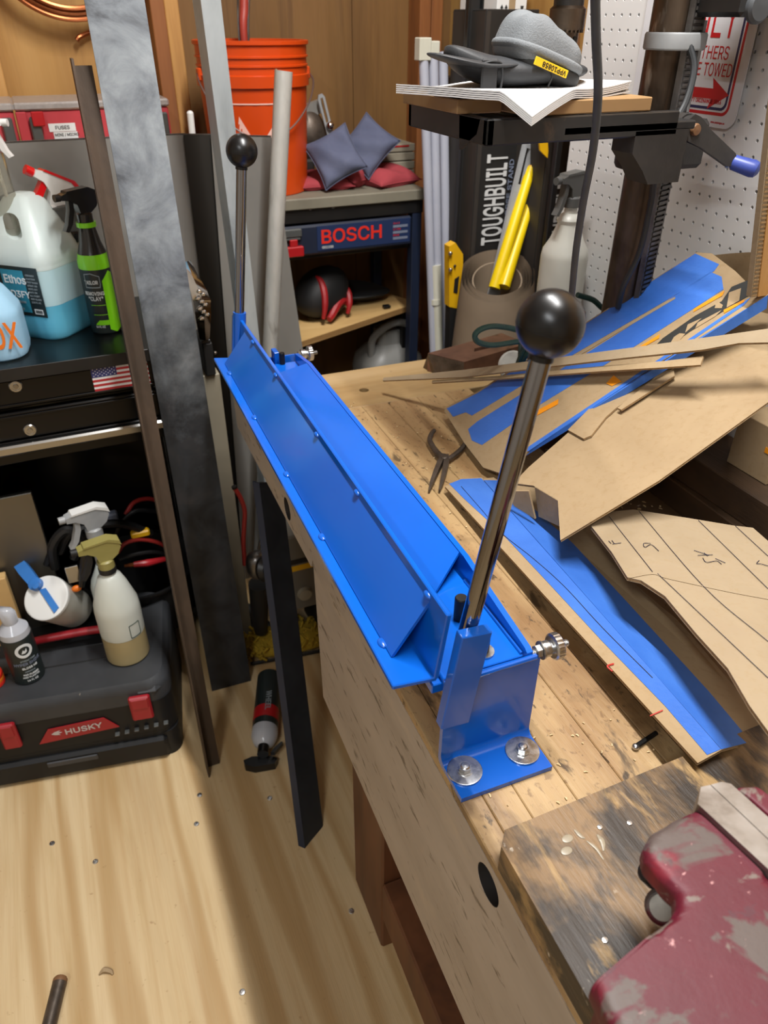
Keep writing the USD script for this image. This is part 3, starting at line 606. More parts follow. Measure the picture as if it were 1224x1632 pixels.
# loose bolt lying in the shade
bp0, bp1 = A(1013, 1190, 2, .904), A(1046, 1168, 2, .904)
lb = thing('loose_bolt', 'small black screw lying beside the blue taped strip', 'screw', bp0)
part(lb, 'shank', tube([bp0, bp1], [.0032, .0028], 8, 0), 'black_oxide'); part(lb, 'head', ell(bp0, (.0042, .0042, .0036), 2), 'zinc')
# corrugated card helper: outline on a plane, with two liners and a fluted edge between
def card(t, P3, n, th=.004, m='cardboard', name='panel'):
    P3 = [np.asarray(p) for p in P3]
    a = part(t, name, sheet(P3, n, .0008), m, False)
    part(t, 'flute_core', sheet([np.mean(P3, 0) + (p - np.mean(P3, 0)) * .996 for p in P3] - np.asarray(n) * .0008, n, th - .0016), 'cardboard_edge', False)
    part(t, 'back_liner', sheet(np.array(P3) - np.asarray(n) * (th - .0008), n, .0008), m, False)
    return a
def stripe(par, name, pix, o, n, mat, lift=.0006, th=.0004):
    return part(par, name, sheet([AP(u, v, np.asarray(o) + np.asarray(n) * lift, n) for u, v in pix], n, th), mat, False)
# the long blue-taped strip on the bench
o1, n1 = plane3(A(712, 772, 2, .916), A(765, 762, 2, .918), A(1108, 1212, 2, .951))
st = thing('taped_strip', 'long narrow cardboard strip covered with blue tape, nearest the brake', 'cardboard strip', B(.30, .25, .92))
f1 = [(709, 775), (735, 763), (768, 761), (800, 795), (1150, 1195), (1112, 1216)]
Pf = [AP(u, v, o1, n1) for u, v in f1]
card(st, Pf, n1)
cr = [(768, 761), (800, 795), (1150, 1195), (1198, 1183), (1120, 1090), (850, 800), (790, 762)]
o1b, n1b = plane3(AP(800, 795, o1, n1), AP(1150, 1195, o1, n1), A(1198, 1183, 2, .935))
card(st, [AP(u, v, o1b, n1b) for u, v in [(770, 763), (1150, 1195), (1235, 1172), (1100, 1010), (905, 800), (830, 755)]], n1b)
stripe(st, 'blue_tape', [(716, 771), (735, 763.5), (767, 762), (800, 797), (1149, 1194), (1127, 1203), (1060, 1125), (960, 1022), (875, 930), (800, 850), (740, 795)], o1, n1, 'tape_blue')
stripe(st, 'blue_tape', [(771, 765), (1150, 1194), (1197, 1182), (1130, 1102), (1000, 960), (880, 830), (812, 766)], o1b, n1b, 'tape_blue')
def pline(par, pix, o, n, r=.0005, mat='pen_ink', lift=.0012, name='pen_line'):
    return part(par, name, tube([AP(u, v, np.asarray(o) + np.asarray(n) * lift, n) for u, v in pix], r, 5, 6), mat)
pline(st, [(735, 775), (770, 815), (800, 850), (850, 890), (900, 935), (960, 1000), (1040, 1080)], o1, n1)
pline(st, [(1036, 1141), (1056, 1132)], o1, n1, .0009, 'marker_red', name='red_mark'); pline(st, [(978, 1058), (968, 1062), (976, 1070)], o1, n1, .0012, 'marker_red', name='red_mark')
# the wide blue-taped folded cardboard leaning against the pegboard
pa, pb, pcn = A(712, 655, 2, .925), A(800, 752, 2, .93), A(1130, 405, 0, 1.08)
o2, n2 = plane3(pa, pb, pcn)
tc = thing('taped_cardboard', 'wide folded cardboard with two blue tape bands, leaning on the pegboard', 'cardboard', A(750, 700, 2, .92))
q2 = [(708, 655), (712, 648), (760, 624), (1110, 402), (1135, 404), (1172, 432), (1190, 450), (1224, 446), (1250, 440), (1250, 478), (1224, 470), (1000, 610), (845, 716), (800, 755), (770, 745), (740, 706)]
card(tc, [AP(u, v, o2, n2) for u, v in q2], n2)
stripe(tc, 'blue_tape', [(712, 651), (760, 627), (1108, 404), (1146, 421), (1138, 432), (1060, 480), (900, 573), (752, 662), (742, 657), (722, 664)], o2, n2, 'tape_blue')
stripe(tc, 'blue_tape', [(746, 684), (760, 672), (1000, 522), (1132, 433), (1150, 441), (1153, 461), (1010, 553), (860, 645), (768, 709), (752, 702)], o2, n2, 'tape_blue')
stripe(tc, 'blue_tape', [(830, 720), (1000, 606), (1196, 474), (1186, 486), (1000, 612), (842, 719)], o2, n2, 'tape_blue')
for pix in ([(1155, 463), (1151, 471), (1105, 497), (1106, 492)], [(1052, 532), (1050, 539), (1020, 556), (1010, 558)], [(890, 636), (889, 644), (852, 664), (852, 656)], [(1186, 477), (1186, 481), (1154, 499), (1153, 494)], [(978, 598), (990, 608), (975, 615), (966, 611)]):
    stripe(tc, 'orange_tape', pix, o2, n2, 'tape_orange', .0012)
stripe(tc, 'orange_tape', [(1060, 481), (1076, 473), (1076, 476), (900, 580), (900, 577)], o2, n2, 'cardboard_pale', .0011)
stripe(tc, 'printed_mark', [(1030, 566), (1056, 539), (1108, 503), (1150, 480), (1166, 457), (1205, 441), (1236, 437), (1236, 458), (1190, 473), (1100, 528), (1060, 556)], o2, n2, 'print_black', .0009)
for pix in ([(1108, 523), (1112, 514), (1150, 494), (1140, 504)], [(1158, 490), (1162, 466), (1181, 459), (1178, 479)], [(1191, 472), (1196, 457), (1213, 447), (1222, 450), (1212, 464)], [(1066, 551), (1074, 537), (1083, 531), (1092, 532), (1084, 541), (1088, 545), (1080, 548)], [(1139, 491), (1141, 483), (1146, 482), (1152, 486), (1150, 491)], [(1092, 530), (1096, 517), (1118, 507), (1104, 520)]):
    stripe(tc, 'print_gap', pix, o2, n2, 'cardboard', .0012)
# fold-down front flange of that piece
fA, fB = AP(1224, 470, o2, n2), AP(830, 726, o2, n2)
nf = np.cross(fB - fA, [0, 0, -1.]); nf /= np.linalg.norm(nf); nf = nf if nf @ (CC - fA) > 0 else -nf
fl_ = part(tc, 'folded_flange', sheet([fA, fB, fB + (.002, -.001, -.006), fA + (.004, -.002, -.022)], nf, .004), 'tape_blue', False)
# big plain sheet
o3, n3 = plane3(A(893, 860, 2, .975), A(805, 785, 2, .958), A(1224, 645, 2, 1.125))
bgc = thing('big_cardboard', 'large plain brown cardboard sheet with a bent flap at its near corner', 'cardboard', A(893, 860, 2, .93))
q3 = [(806, 783), (818, 770), (850, 774), (889, 797), (893, 861), (1050, 766), (1224, 641), (1234, 634), (1234, 477), (1224, 482), (1080, 560), (905, 690), (842, 745)]
card(bgc, [AP(u, v, o3, n3) for u, v in q3], n3)
e1, e2, e3 = AP(821, 772, o3, n3), AP(852, 776, o3, n3), AP(889, 798, o3, n3)
tip = AP(893, 861, o3, n3)
nn = np.cross(e3 - e1, tip - e1)
part(bgc, 'bent_flap', sheet([AP(806, 783, o3, n3), e2, e2 + (.0, -.02, -.045), AP(806, 783, o3, n3) + (.006, -.018, -.02)], np.cross(e2 - e1, [0, 0, 1.]) / np.linalg.norm(np.cross(e2 - e1, [0, 0, 1.])), .004), 'cardboard', False)
part(bgc, 'bent_flap', sheet([e2, e3, e3 + (.004, -.012, -.04), e2 + (0, -.02, -.045)], np.cross(e3 - e2, [0, 0, 1.]) / np.linalg.norm(np.cross(e3 - e2, [0, 0, 1.])), .004), 'cardboard', False)
# small torn pieces on top of it
o3u = o3 + n3 * .005
tp = thing('torn_cardboard', 'small torn cardboard piece tucked under the blue-taped cardboard', 'cardboard', AP(960, 680, o3u, n3))
card(tp, [AP(u, v, o3u, n3) for u, v in [(905, 685), (930, 699), (942, 694), (966, 664), (982, 650), (1030, 618), (1060, 598), (1080, 580), (1060, 570), (980, 610)]], n3, .0035)
card(tp, [AP(u, v, o3u + n3 * .0045, n3) for u, v in [(984, 650), (990, 653), (1075, 599), (1074, 591), (1060, 588)]], n3, .0035)
# cardboard sticks lying across
k1a, k1b = A(612, 606, 2, .925), A(1250, 535, 0, .93)
def stick(name, label, pts, w, th, mat='cardboard_pale'):
    t = thing(name, label, 'cardboard strip', pts[0])
    P = np.asarray(pts); d = np.gradient(P, axis=0); d /= np.linalg.norm(d, axis=1)[:, None]
    sdv = np.cross(d, [0, 0, 1.]); sdv /= np.linalg.norm(sdv, axis=1)[:, None]; up = np.cross(sdv, d); up = up * .62 + .78 * np.array([-.35, -.82, .45]); up -= d * (up * d).sum(1)[:, None]; up /= np.linalg.norm(up, axis=1)[:, None]; sdv = np.cross(d, up)
    wv = np.interp(np.linspace(0, 1, len(P)), np.linspace(0, 1, len(w)), w)[:, None]
    sec = lambda off, hh, k: [np.array([p + s_ * w_ * k + u_ * off, p - s_ * w_ * k + u_ * off, p - s_ * w_ * k + u_ * (off + hh), p + s_ * w_ * k + u_ * (off + hh)]) for p, s_, u_, w_ in zip(P, sdv, up, wv)]
    part(t, 'panel', loft(sec(th - .0008, .0008, 1), 4), mat, 30); part(t, 'flute_core', loft(sec(.0008, th - .0016, .97), 4), 'cardboard_edge', 30); part(t, 'back_liner', loft(sec(0, .0008, 1), 4), mat, 30)
s1 = [A(612, 606, 2, .935), A(740, 597, 2, .995), A(860, 582, 2, 1.06), A(1000, 565, 2, 1.13), A(1125, 550, 2, 1.180), A(1180, 541, 2, 1.20), A(1240, 536, 2, 1.215)]
stick('cardboard_stick', 'long thin pale cardboard strip lying across the blue-taped cardboard', s1, [.004, .0095, .010, .011, .0125, .010, .014], .004)
s2 = [A(690, 610, 2, .962), A(800, 603, 2, 1.012), A(960, 590, 2, 1.094), A(1060, 583, 2, 1.136), A(1120, 577, 2, 1.158)]
stick('cardboard_stick', 'shorter darker cardboard strip just below the long pale one', s2, [.003, .004, .006, .007, .009], .004, 'cardboard')
# sheet with pen lines
o4, n4 = plane3(A(945, 835, 2, .985), A(1224, 865, 2, .99), A(1224, 1165, 2, 1.045))
pn = thing('marked_cardboard', 'pale cardboard sheet ruled with pen lines and handwritten numbers', 'cardboard', A(1050, 900, 2, .93))
q4 = [(942, 838), (975, 815), (1010, 812), (1100, 826), (1172, 838), (1200, 841), (1224, 862), (1262, 895), (1262, 1215), (1224, 1165), (1195, 1125), (1160, 1065), (1110, 1010), (1060, 950), (1022, 925), (1000, 920), (975, 880)]
card(pn, [AP(u, v, o4, n4) for u, v in q4], n4, .005, 'cardboard_pale')
for pix in ([(970, 822), (1040, 911)], [(1048, 914), (1224, 1080)], [(1018, 814), (1122, 935), (1224, 1022)], [(1113, 829), (1224, 938)], [(1172, 838), (1224, 886)]):
    pline(pn, pix, o4, n4, .0004)
for pix in ([(970, 862), (974, 866)], [(975, 861), (979, 866)], [(976, 867), (990, 865)], [(1037, 866), (1026, 866), (1028, 872), (1038, 868), (1050, 878)], [(1106, 877), (1130, 885)], [(1112, 885), (1136, 884)], [(1122, 881), (1128, 886)], [(1120, 889), (1126, 896), (1142, 894), (1150, 899)], [(1140, 890), (1156, 897)], [(1210, 893), (1206, 898), (1214, 899), (1224, 902)]):
    pline(pn, pix, o4, n4, .00045, name='handwriting')
pline(pn, [(1004, 921), (1040, 915), (1060, 921), (1100, 930), (1160, 943), (1224, 955)], o4, n4, .0007, 'cardboard_pale', .0006, 'crease')
# a second, lower cardboard sheet between strip and marked sheet
o5, n5 = plane3(A(860, 800, 2, .908), A(1200, 1170, 2, .915), A(960, 850, 2, .909))
uc = thing('under_cardboard', 'shadowed cardboard sheet lying under the ruled one, beside the blue strip', 'cardboard', A(950, 880, 2, .905))
card(uc, [AP(u, v, o5, n5) for u, v in [(800, 775), (860, 770), (960, 830), (1010, 930), (1100, 1020), (1230, 1170), (1200, 1185)]], n5, .004)
# upright cardboard box edge at the right, and a bent sheet behind
ub = thing('upright_box', 'tall narrow cardboard box standing at the right edge, corrugated edge showing', 'cardboard box', (1.02, .84, 1.17))
e0, e1_ = A(1222, 250, 1, .84), A(1197, 474, 1, .84)
for dx, m in ((0, 'cardboard_edge'),):
    part(ub, 'corrugated_edge', loft([np.array([p, p + (.012, 0, 0), p + (.012, .010, 0), p + (0, .010, 0)]) for p in (A(1250, 20, 1, .84), e0, e1_)], 4), 'cardboard_pale', 30)
    for i in range(60):
        k = (i + .5) / 60; p = A(1250, 20, 1, .84) * (1 - k) + e1_ * k
        if k > .0: part(ub, 'flute', box(p + (.001, -.0016, -.0016), p + (.011, .001, .0010)), 'cardboard_edge', False)
part(ub, 'face_panel', loft([np.array([p + (.0125, -.002, 0), p + (.10, -.002, 0), p + (.10, .012, 0), p + (.0125, .012, 0)]) for p in (A(1250, 20, 1, .84), e0, e1_)], 4), 'stud_wood', 30)
bs = thing('curved_cardboard', 'brown cardboard sheet standing curved against the pegboard at right', 'cardboard', (1.1, .97, 1.15))
G = np.zeros((10, 12, 3))
for j in range(10):
    for i in range(12):
        a, b = i / 11, j / 9; top = 1.262 + .025 * math.sin(a * 1.9)
        G[j, i] = (1.122 - .03 * a * a * (1 - b) - .012 * b, 1.065 - .235 * a, top - b * .16 - .02 * (1 - a) * (1 - b) * 1.5)
v_ = G.reshape(-1, 3); f_ = [q for j in range(9) for i in range(11) for q in ((j * 12 + i, j * 12 + i + 1, j * 12 + i + 13), (j * 12 + i, j * 12 + i + 13, j * 12 + i + 12))]
m_ = trimesh.Trimesh(v_, f_, process=False); m2_ = trimesh.Trimesh(v_ + (.004, 0, 0), np.array(f_)[:, ::-1], process=False)
part(bs, 'panel', join(m_, m2_), 'cardboard')
# dark cardboard box in the tool well
cbx = thing('small_carton', 'dark cardboard carton at the right end of the tool well', 'carton', A(1224, 760, 2, .87))
part(bench, 'plank', box((1.0, .62, .8705), (1.13, 1.2, .930), .002), 'dark_plank')
part(cbx, 'carton_body', box((1.045, .74, .931), (1.125, .83, 1.03), .001), 'cardboard'); part(cbx, 'carton_flap', box((1.045, .736, 1.0), (1.125, .7395, 1.03), .0005), 'cardboard')
part(cbx, 'print_mark', box((1.0442, .75, .985), (1.0449, .762, .995)), 'tape_orange')
# rusty block and stone at the far end
o6 = A(720, 596, 2, .90)
rb_ = thing('steel_block', 'rusty steel block with dark sloping end at the far end of the bench', 'steel block', A(750, 590, 2, .9))
w0, w1_, w2 = A(693, 596, 2, .9005), A(738, 606, 2, .9005), A(830, 578, 2, .9005)
dirx = (w2 - w1_) / np.linalg.norm(w2 - w1_); diry = np.array([-dirx[1], dirx[0], 0])
part(rb_, 'block_body', cut(prism([(0, 0), (.20, 0), (.20, .09), (-.035, .09)], w1_, dirx, diry, .045), prism([(.06, .035), (.115, .030), (.12, .045), (.075, .05)], w1_ + (0, 0, .035), dirx, diry, .03)), 'rusty_block', 20)
part(rb_, 'sloping_end', hullm([w0, w1_ + (-.0005, 0, 0), w1_ - dirx * .001 + (0, 0, .044), w0 + diry * .045 + dirx * .0, w0 + (.0, 0, .002), w1_ + diry * .088 - dirx * .036 + (0, 0, .044)]), 'iron_old', False)
gs = thing('grey_stone', 'rounded pale grey stone disc behind the black ball knob', 'stone', A(815, 590, 2, .9))
part(gs, 'disc', lathe([(0, -.006), (.030, -.007), (.0345, -.003), (.0345, .003), (.030, .007), (0, .006)], A(818, 583, 2, .945), (-.35, -.75, .55), 28), 'grey_stone')
# green cord coil
gc_ = []
for k, (rr, dz, ph) in enumerate(((.062, .0, 0), (.067, .012, .4), (.058, .022, .9))):
    for a in np.linspace(0, 2 * math.pi, 12, endpoint=False):
        gc_.append(np.array([.875 + rr * math.cos(a + ph) * 1.05, 1.16 + .02 * math.sin(2 * a) + .02 * k, 1.045 + rr * math.sin(a + ph) * .95 + .0]))
gt = [A(905, 480, 1, 1.09), A(945, 470, 1, 1.12)]
gco = thing('green_extension_cable', 'dark green cord coiled behind the black ball, one loop hanging out at left', 'cord', A(850, 560, 2, .9))
part(gco, 'coil', tube(gc_, .0055, 8, 5), 'cord_green')
part(gco, 'loop', tube([A(u, v, 1, 1.14) for u, v in [(850, 540), (825, 526), (790, 520), (768, 524), (757, 534), (762, 545), (785, 550), (822, 545), (860, 540), (900, 520)]], .0055, 8, 8), 'cord_green')
part(gco, 'tail', tube([A(u, v, 1, 1.17) for u, v in [(920, 470), (945, 478), (962, 492), (985, 500)]], .0055, 8, 8), 'cord_green')

# ================================================================== red bench vise
mk('vise_red', ['#4c0e1b', '#570f20', '#601529'], 5, rough=.55, spec=.4, bump=.0004, bscale=70, over=[('#9c2430', 6, .50, .62, W1, .7), ('#544a45', 14, .56, .60, W1, .95), ('#6f655d', 24, .61, .65, W1, .85), ('#c08e8d', 70, .66, .70, W1, .8), ('#47262e', 34, .62, .67, W1, .6)])
mk('jaw_steel', ['#6f6d6a', '#8f8c88', '#a09d99'], 14, rough=.38, metal=.85, rvar=.1, over=[('#96682e', 18, .63, .70, W1, .7)])
VZ = 1.072
def cast(px_poly, z0, z1, rnd=.004, ref=.0045, it=5, zt=None):
    P = [A(u, v, 2, zt or z1)[:2] for u, v in px_poly]
    g = sg.Polygon(P).buffer(-rnd).buffer(rnd); g0 = g.buffer(-rnd * .8)
    lay = [(g0, z0), (g, z0 + rnd), (g, z1 - rnd), (g0, z1)]
    m = trimesh.creation.extrude_polygon(g, z1 - z0 - rnd, engine='earcut'); m.apply_translation((0, 0, z0))
    c2 = trimesh.creation.extrude_polygon(g0, z1 - z0, engine='earcut'); c2.apply_translation((0, 0, z0))
    M = mani(m) + mani(c2); M = M.refine_to_length(ref); q = unmani(M)
    trimesh.smoothing.filter_taubin(q, .5, -.53, it); return q
vs = thing('bench_vise', 'chipped red cast-iron bench vise with steel jaw inserts', 'vise', A(1100, 1500, 2, .939))
part(vs, 'moving_jaw', cast([(1114, 1282), (1066, 1307), (1036, 1326), (1026, 1346), (1029, 1366), (1052, 1394), (1078, 1422), (1079, 1440), (1070, 1458), (1046, 1478), (1000, 1516), (942, 1566), (975, 1632), (1010, 1700), (1330, 1760), (1420, 1560), (1232, 1398)], 1.047, VZ), 'vise_red', True)
part(vs, 'jaw_insert', sheet([A(u, v, 2, VZ + .006) for u, v in [(1112, 1281), (1117, 1254), (1132, 1251), (1300, 1410), (1300, 1455)]], (0, 0, 1.), .024), 'jaw_steel', False)
part(vs, 'jaw_insert', sheet([A(u, v, 2, VZ + .006) for u, v in [(1133, 1250.5), (1150, 1246), (1165, 1249), (1300, 1370), (1301, 1409)]], (0, 0, 1.), .024), 'jaw_steel', False)
part(vs, 'fixed_jaw', cast([(1164, 1251), (1205, 1245), (1228, 1262), (1300, 1325), (1380, 1480), (1320, 1460), (1302, 1372)], .985, VZ + .004), 'vise_red', True)
part(vs, 'slide_box', cast([(962, 1562), (1075, 1500), (1160, 1480), (1420, 1640), (1330, 1760), (1010, 1700), (985, 1632)], .975, 1.0465, zt=VZ), 'vise_red', True)
part(vs, 'swivel_base', lathe([(0, .939), (.062, .939), (.062, .948), (.05, .956), (.046, .99), (0, .99)], (.415, .14, 0), n=44), 'vise_red')
hp = A(1036, 1399, 2, .998)
hb = part(vs, 'handle_bar', cyl(hp + (.004, -.002, 0), hp + (.06, -.05, -.004), .0055, n=18), 'black_oxide')
part(hb, 'end_cap', lathe([(0, 0), (.0085, 0), (.0098, .002), (.0098, .013), (.0085, .015), (0, .015)], hp + (.004, -.003, 0), (-.55, .35, .75), 26), 'black_plastic')
part(hb, 'cap_hole', lathe([(0, 0), (.0026, 0), (.0026, .0006), (0, .0006)], hp + np.array([-.55, .35, .75]) * .0150 + (.006, -.006, 0), (-.55, .35, .75), 14), 'dark_void')
rp_ = A(1056, 1446, 2, .99)
lk = part(vs, 'lock_boss', lathe([(0, -.03), (.013, -.03), (.0145, -.004), (.0145, 0), (.012, .002), (0, .002)], rp_, (-.5, -.3, .6), 28), 'vise_red')
part(lk, 'boss_face', lathe([(0, 0), (.0105, 0), (.010, .0015), (0, .0015)], rp_ + np.array([-.5, -.3, .6]) * .0022, (-.5, -.3, .6), 24), 'grey_stone')

# ================================================================== back of the room
mk('bench_grey_top', ['#6f6a5c', '#7f7a6a'], 6, rough=.6); mk('navy_plastic', ['#121a2b', '#18233a'], 5, rough=.5); mk('navy_panel', '#1b2c50', rough=.45)
mk('logo_red', '#d22a1c', rough=.45); mk('latch_red', '#a8161c', rough=.4); mk('latch_grey', '#4b4d4c', rough=.45); mk('faint_grey', '#6c7486', rough=.6)
mk('bucket_orange', ['#c4410e', '#cc4912'], 3, rough=.35, spec=.4); mk('white_plastic', '#d9d9d6', rough=.4); mk('print_pink', '#e3b6a8', rough=.5)
mk('wire_steel', '#7b6a66', rough=.4, metal=.7); mk('red_rubber', ['#8f2d22', '#a53a2c'], 12, rough=.5)
mk('bean_blue', ['#454a61', '#53586f', '#5d6278'], 6, rough=.9, bump=.0012, bscale=14, over=[('#3f435e', 5, .58, .72, W1, .4)]); mk('bean_red', ['#8d3238', '#a33d44'], 6, rough=.9, bump=.0012, bscale=14)
mk('tray_beige', ['#857e6d', '#958e7c'], 4, rough=.6); mk('galv', ['#8b9498', '#a3abae', '#b4bbbd'], 9, (1, 1, .4), rough=.38, metal=.35, rvar=.1, over=[('#6f7579', 12, .6, .72, (1, 1, .5), .5)])
mk('pipe_galv', ['#9c9c97', '#b9b8b2', '#cbc9c2'], 12, (1, 1, .35), rough=.4, metal=.35, over=[('#6b6259', 18, .62, .72, (1, 1, .4), .6), ('#cfc5b4', 5, .6, .72, (1, 1, .3), .4)])
mk('sheet_grey', ['#7d7b76', '#8c8a85', '#989690'], 1.1, rough=.4, metal=.25, rvar=.08); mk('sheet_dark', ['#2c2a27', '#35332f'], 1.6, rough=.5, metal=.5)
mk('mill_steel', ['#565a5f', '#7b8289', '#9da5ab', '#b4bcc1'], 3.2, (1.4, 1.4, .6), rough=.42, metal=.25, rvar=.1, contrast=(.32, .68), over=[('#4a4647', 4.5, .50, .60, (1.5, 1.5, .6), .8), ('#1d2023', 24, .60, .65, (1.6, 1.6, .4), .85), ('#3a3e44', 1.6, .52, .62, (2.5, 2.5, .5), .6), ('#b7bfc4', 7, .60, .68, (1.2, 1.2, .5), .6)])
mk('rust_brown', ['#33281d', '#443527', '#514031'], 9, (1, 1, .5), rough=.65, metal=.2, bump=.0005, bscale=80, over=[('#33261f', 5, .58, .7, (1, 1, .4), .6)])
mk('shelf_ply', ['#b08a55', '#c9a56c', '#d6b57e'], 2, (1, 6, 1), rough=.6)
mk('pole_white', ['#9c9fac', '#b3b4bd'], 4, (1, 1, .4), rough=.45); mk('pvc_old', ['#b9b7a6', '#c9c7b8'], 5, rough=.5, over=[('#6b6558', 40, .66, .72, W1, .6)])
mk('yellow_paint', ['#cf9c0e', '#d9a915'], 8, rough=.4); mk('yellow_bright', '#e3c308', rough=.38); mk('tb_black', ['#191817', '#211f1d'], 5, rough=.55); mk('tb_grey', ['#2a2622', '#352f2a'], 6, rough=.6); mk('tb_white', '#c9c9c7', rough=.5)
mk('hdpe', ['#bdbcb2', '#c9c8be'], 4, rough=.4, sss=.3); mk('trigger_grey', ['#4c4c4a', '#585856'], 10, rough=.45)
# bench with the blue tool case
BY = 2.10
wb2 = thing('tool_bench', 'black steel bench with grey top at the back wall, holding the orange bucket', 'bench', (.70, 2.28, 0))
part(wb2, 'bench_top', box((.30, BY - .01, 1.155), (1.05, 2.445, 1.185), .003), 'bench_grey_top')
part(wb2, 'front_rail', box((.30, BY, 1.118), (1.045, BY + .02, 1.1545), .002), 'black_steel')
for x in (.31, 1.012):
    for y in (BY + .002, 2.40): part(wb2, 'leg', box((x, y, 0), (x + .03, y + .035, 1.1545), .002), 'navy_plastic')
part(wb2, 'case_shelf', box((.342, BY + .02, 1.015), (1.01, 2.40, 1.027), .001), 'black_steel')
part(wb2, 'lower_shelf', box((.342, BY + .06, .28), (1.01, 2.40, .30), .001), 'black_steel')
for u, v in ((495, 332), (531, 329)): part(wb2, 'screw', lathe([(0, 0), (.006, 0), (.004, .002), (0, .0025)], A(u, v, 1, BY - .0002), (0, -1, 0), 14), 'zinc')
bc = thing('blue_tool_case', 'dark blue tool case with red latch and big red lettering under the bench top', 'tool case', (.8, 2.2, 1.027))
part(bc, 'case_body', box((.50, BY - .004, 1.029), (1.008, 2.36, 1.112), .006), 'navy_plastic')
p0, p1 = A(504, 350, 1, BY - .004), A(664, 390, 1, BY - .004)
part(bc, 'label_panel', box((p0[0], BY - .006, 1.040), (1.0, BY - .0042, 1.108), .0004), 'navy_panel')
part(bc, 'lettering', text('BOSCH', (A(509, 385, 1, BY)[0], BY - .0065, 1.060), (1, 0, 0), (0, 0, 1), .036, .0006, True, 1.12), 'logo_red')
part(bc, 'lettering', text('GS1100', (A(512, 395, 1, BY)[0], BY - .0065, 1.0455), (1, 0, 0), (0, 0, 1), .0065, .0005, True), 'tb_white')
for i in range(3):
    z = 1.094 - i * .017
    part(bc, 'lettering', text(('14.4 V', 'LI-ION', 'DRIVE')[i], (.944, BY - .0065, z), (1, 0, 0), (0, 0, 1), .005, .0004), 'logo_red')
    part(bc, 'label_bar', box((.944, BY - .0066, z - .010), (.992, BY - .006, z - .003)), 'faint_grey')
lx = A(455, 370, 1, BY)[0] - .556
la_ = part(bc, 'latch', join(box((lx + .545, BY - .016, 1.085), (lx + .600, BY - .004, 1.108), .003), box((lx + .55, BY - .014, 1.078), (lx + .595, BY - .004, 1.084), .001)), 'latch_grey')
part(la_, 'latch_tab', join(box((lx + .562, BY - .018, 1.060), (lx + .585, BY - .004, 1.080), .002), box((lx + .550, BY - .020, 1.032), (lx + .602, BY - .004, 1.061), .003)), 'latch_red')
# bucket
bx = np.array([.603, 2.265, 1.1852]); s_ = 1.0
bk = thing('orange_bucket', 'orange plastic five-gallon bucket on the grey bench top', 'bucket', bx)
part(bk, 'body', lathe([(0, 0), (.128, 0), (.131, .004), (.1425, .26), (.1425, .264), (.149, .264), (.150, .29), (.1445, .292), (.1445, .308), (.148, .309), (.148, .313), (.145, .314), (.145, .328), (.149, .329), (.149, .333), (.146, .334), (.1465, .355), (.152, .358), (.152, .366), (.148, .367), (.145, .366), (.140, .26), (.126, .008), (0, .008)], bx, n=72), 'bucket_orange')
def on_cyl(m, c, r, toward, scale=1.0):
    """wraps flat local geometry (x across, y up, z out) round a vertical cylinder."""
    v = np.asarray(m.vertices); a = toward + v[:, 0] / r; rr = r + v[:, 2]
    m.vertices = np.stack([c[0] + rr * np.sin(a), c[1] - rr * np.cos(a), c[2] + v[:, 1]], 1); return m
def flat(poly, h=.0006, holes=()):
    g = sg.Polygon(poly, holes).buffer(0); gs_ = getattr(g, 'geoms', [g])
    m = trimesh.util.concatenate([trimesh.creation.extrude_polygon(q, h, engine='earcut') for q in gs_]); return m.subdivide().subdivide()
tw = math.atan2(-bx[0], bx[1]) * 1.0
rb2 = .1415; out = [(-.075, -.09), (.075, -.09), (.075, .07), (-.075, .07)]; inn = [(-.072, -.087), (.072, -.087), (.072, .067), (-.072, .067)]
tw2 = tw + .0
part(bk, 'print_frame', on_cyl(flat(out, .0006, [inn]), bx + (0, 0, .160), .1432, tw2), 'print_pink')
part(bk, 'print_mark', on_cyl(join(flat([(-.062, -.05), (-.045, .035), (-.005, -.03), (-.02, -.05)]), flat([(.0, -.04), (.04, .01), (.062, -.03), (.045, -.06)])), bx + (0, 0, .165), .1428, tw2), 'print_pink')
part(bk, 'print_mark', on_cyl(join(*[flat([(-.058 + .011 * i, -.035 + .004 * i), (-.054 + .011 * i, -.035 + .004 * i), (-.045 + .006 * i, .018 - .011 * i), (-.048 + .006 * i, .018 - .011 * i)], .0012) for i in range(4)]), bx + (0, 0, .165), .1428, tw2), 'bucket_orange')
hb_ = [bx + (.153, -.015, .292), bx + (.150, -.06, .270), bx + (.118, -.108, .225), bx + (.06, -.143, .175), bx + (-.005, -.155, .150), bx + (-.07, -.14, .16), bx + (-.128, -.095, .21), bx + (-.152, -.05, .265), bx + (-.153, -.015, .292)]
part(bk, 'wire_handle', tube(hb_, .0024, 8), 'wire_steel'); part(bk, 'handle_lug', box(bx + (.138, -.03, .276), bx + (.1525, .0, .306), .003), 'bucket_orange'); part(bk, 'handle_lug', box(bx + (-.1525, -.03, .276), bx + (-.138, .0, .306), .003), 'bucket_orange')
hd = thing('long_handled_tool', 'long red tool handle with steel sides standing in the orange bucket', 'tool handle', bx + (-.0, .0, .01))
ha, hbq = A(389, 66, 1, 2.27), A(389, -40, 1, 2.30)
part(hd, 'grip', tube([ha + (0, 0, -.30), ha, ha + (hbq - ha) * .5, hbq], [.0085, .0095, .012, .011], 12, 6), 'red_rubber')
for dx in (-.0125, .0125): part(hd, 'steel_edge', tube([ha + (dx * .9, 0, -.30), ha + (dx, 0, 0), hbq + (dx * 1.35, 0, 0)], .0028, 6, 6), 'worn_steel')
wst = thing('white_stick', 'short white plastic stick standing just left of the orange bucket', 'stick', A(304, 215, 1, 2.2) * (1, 1, 0) + (0, 0, 1.186))
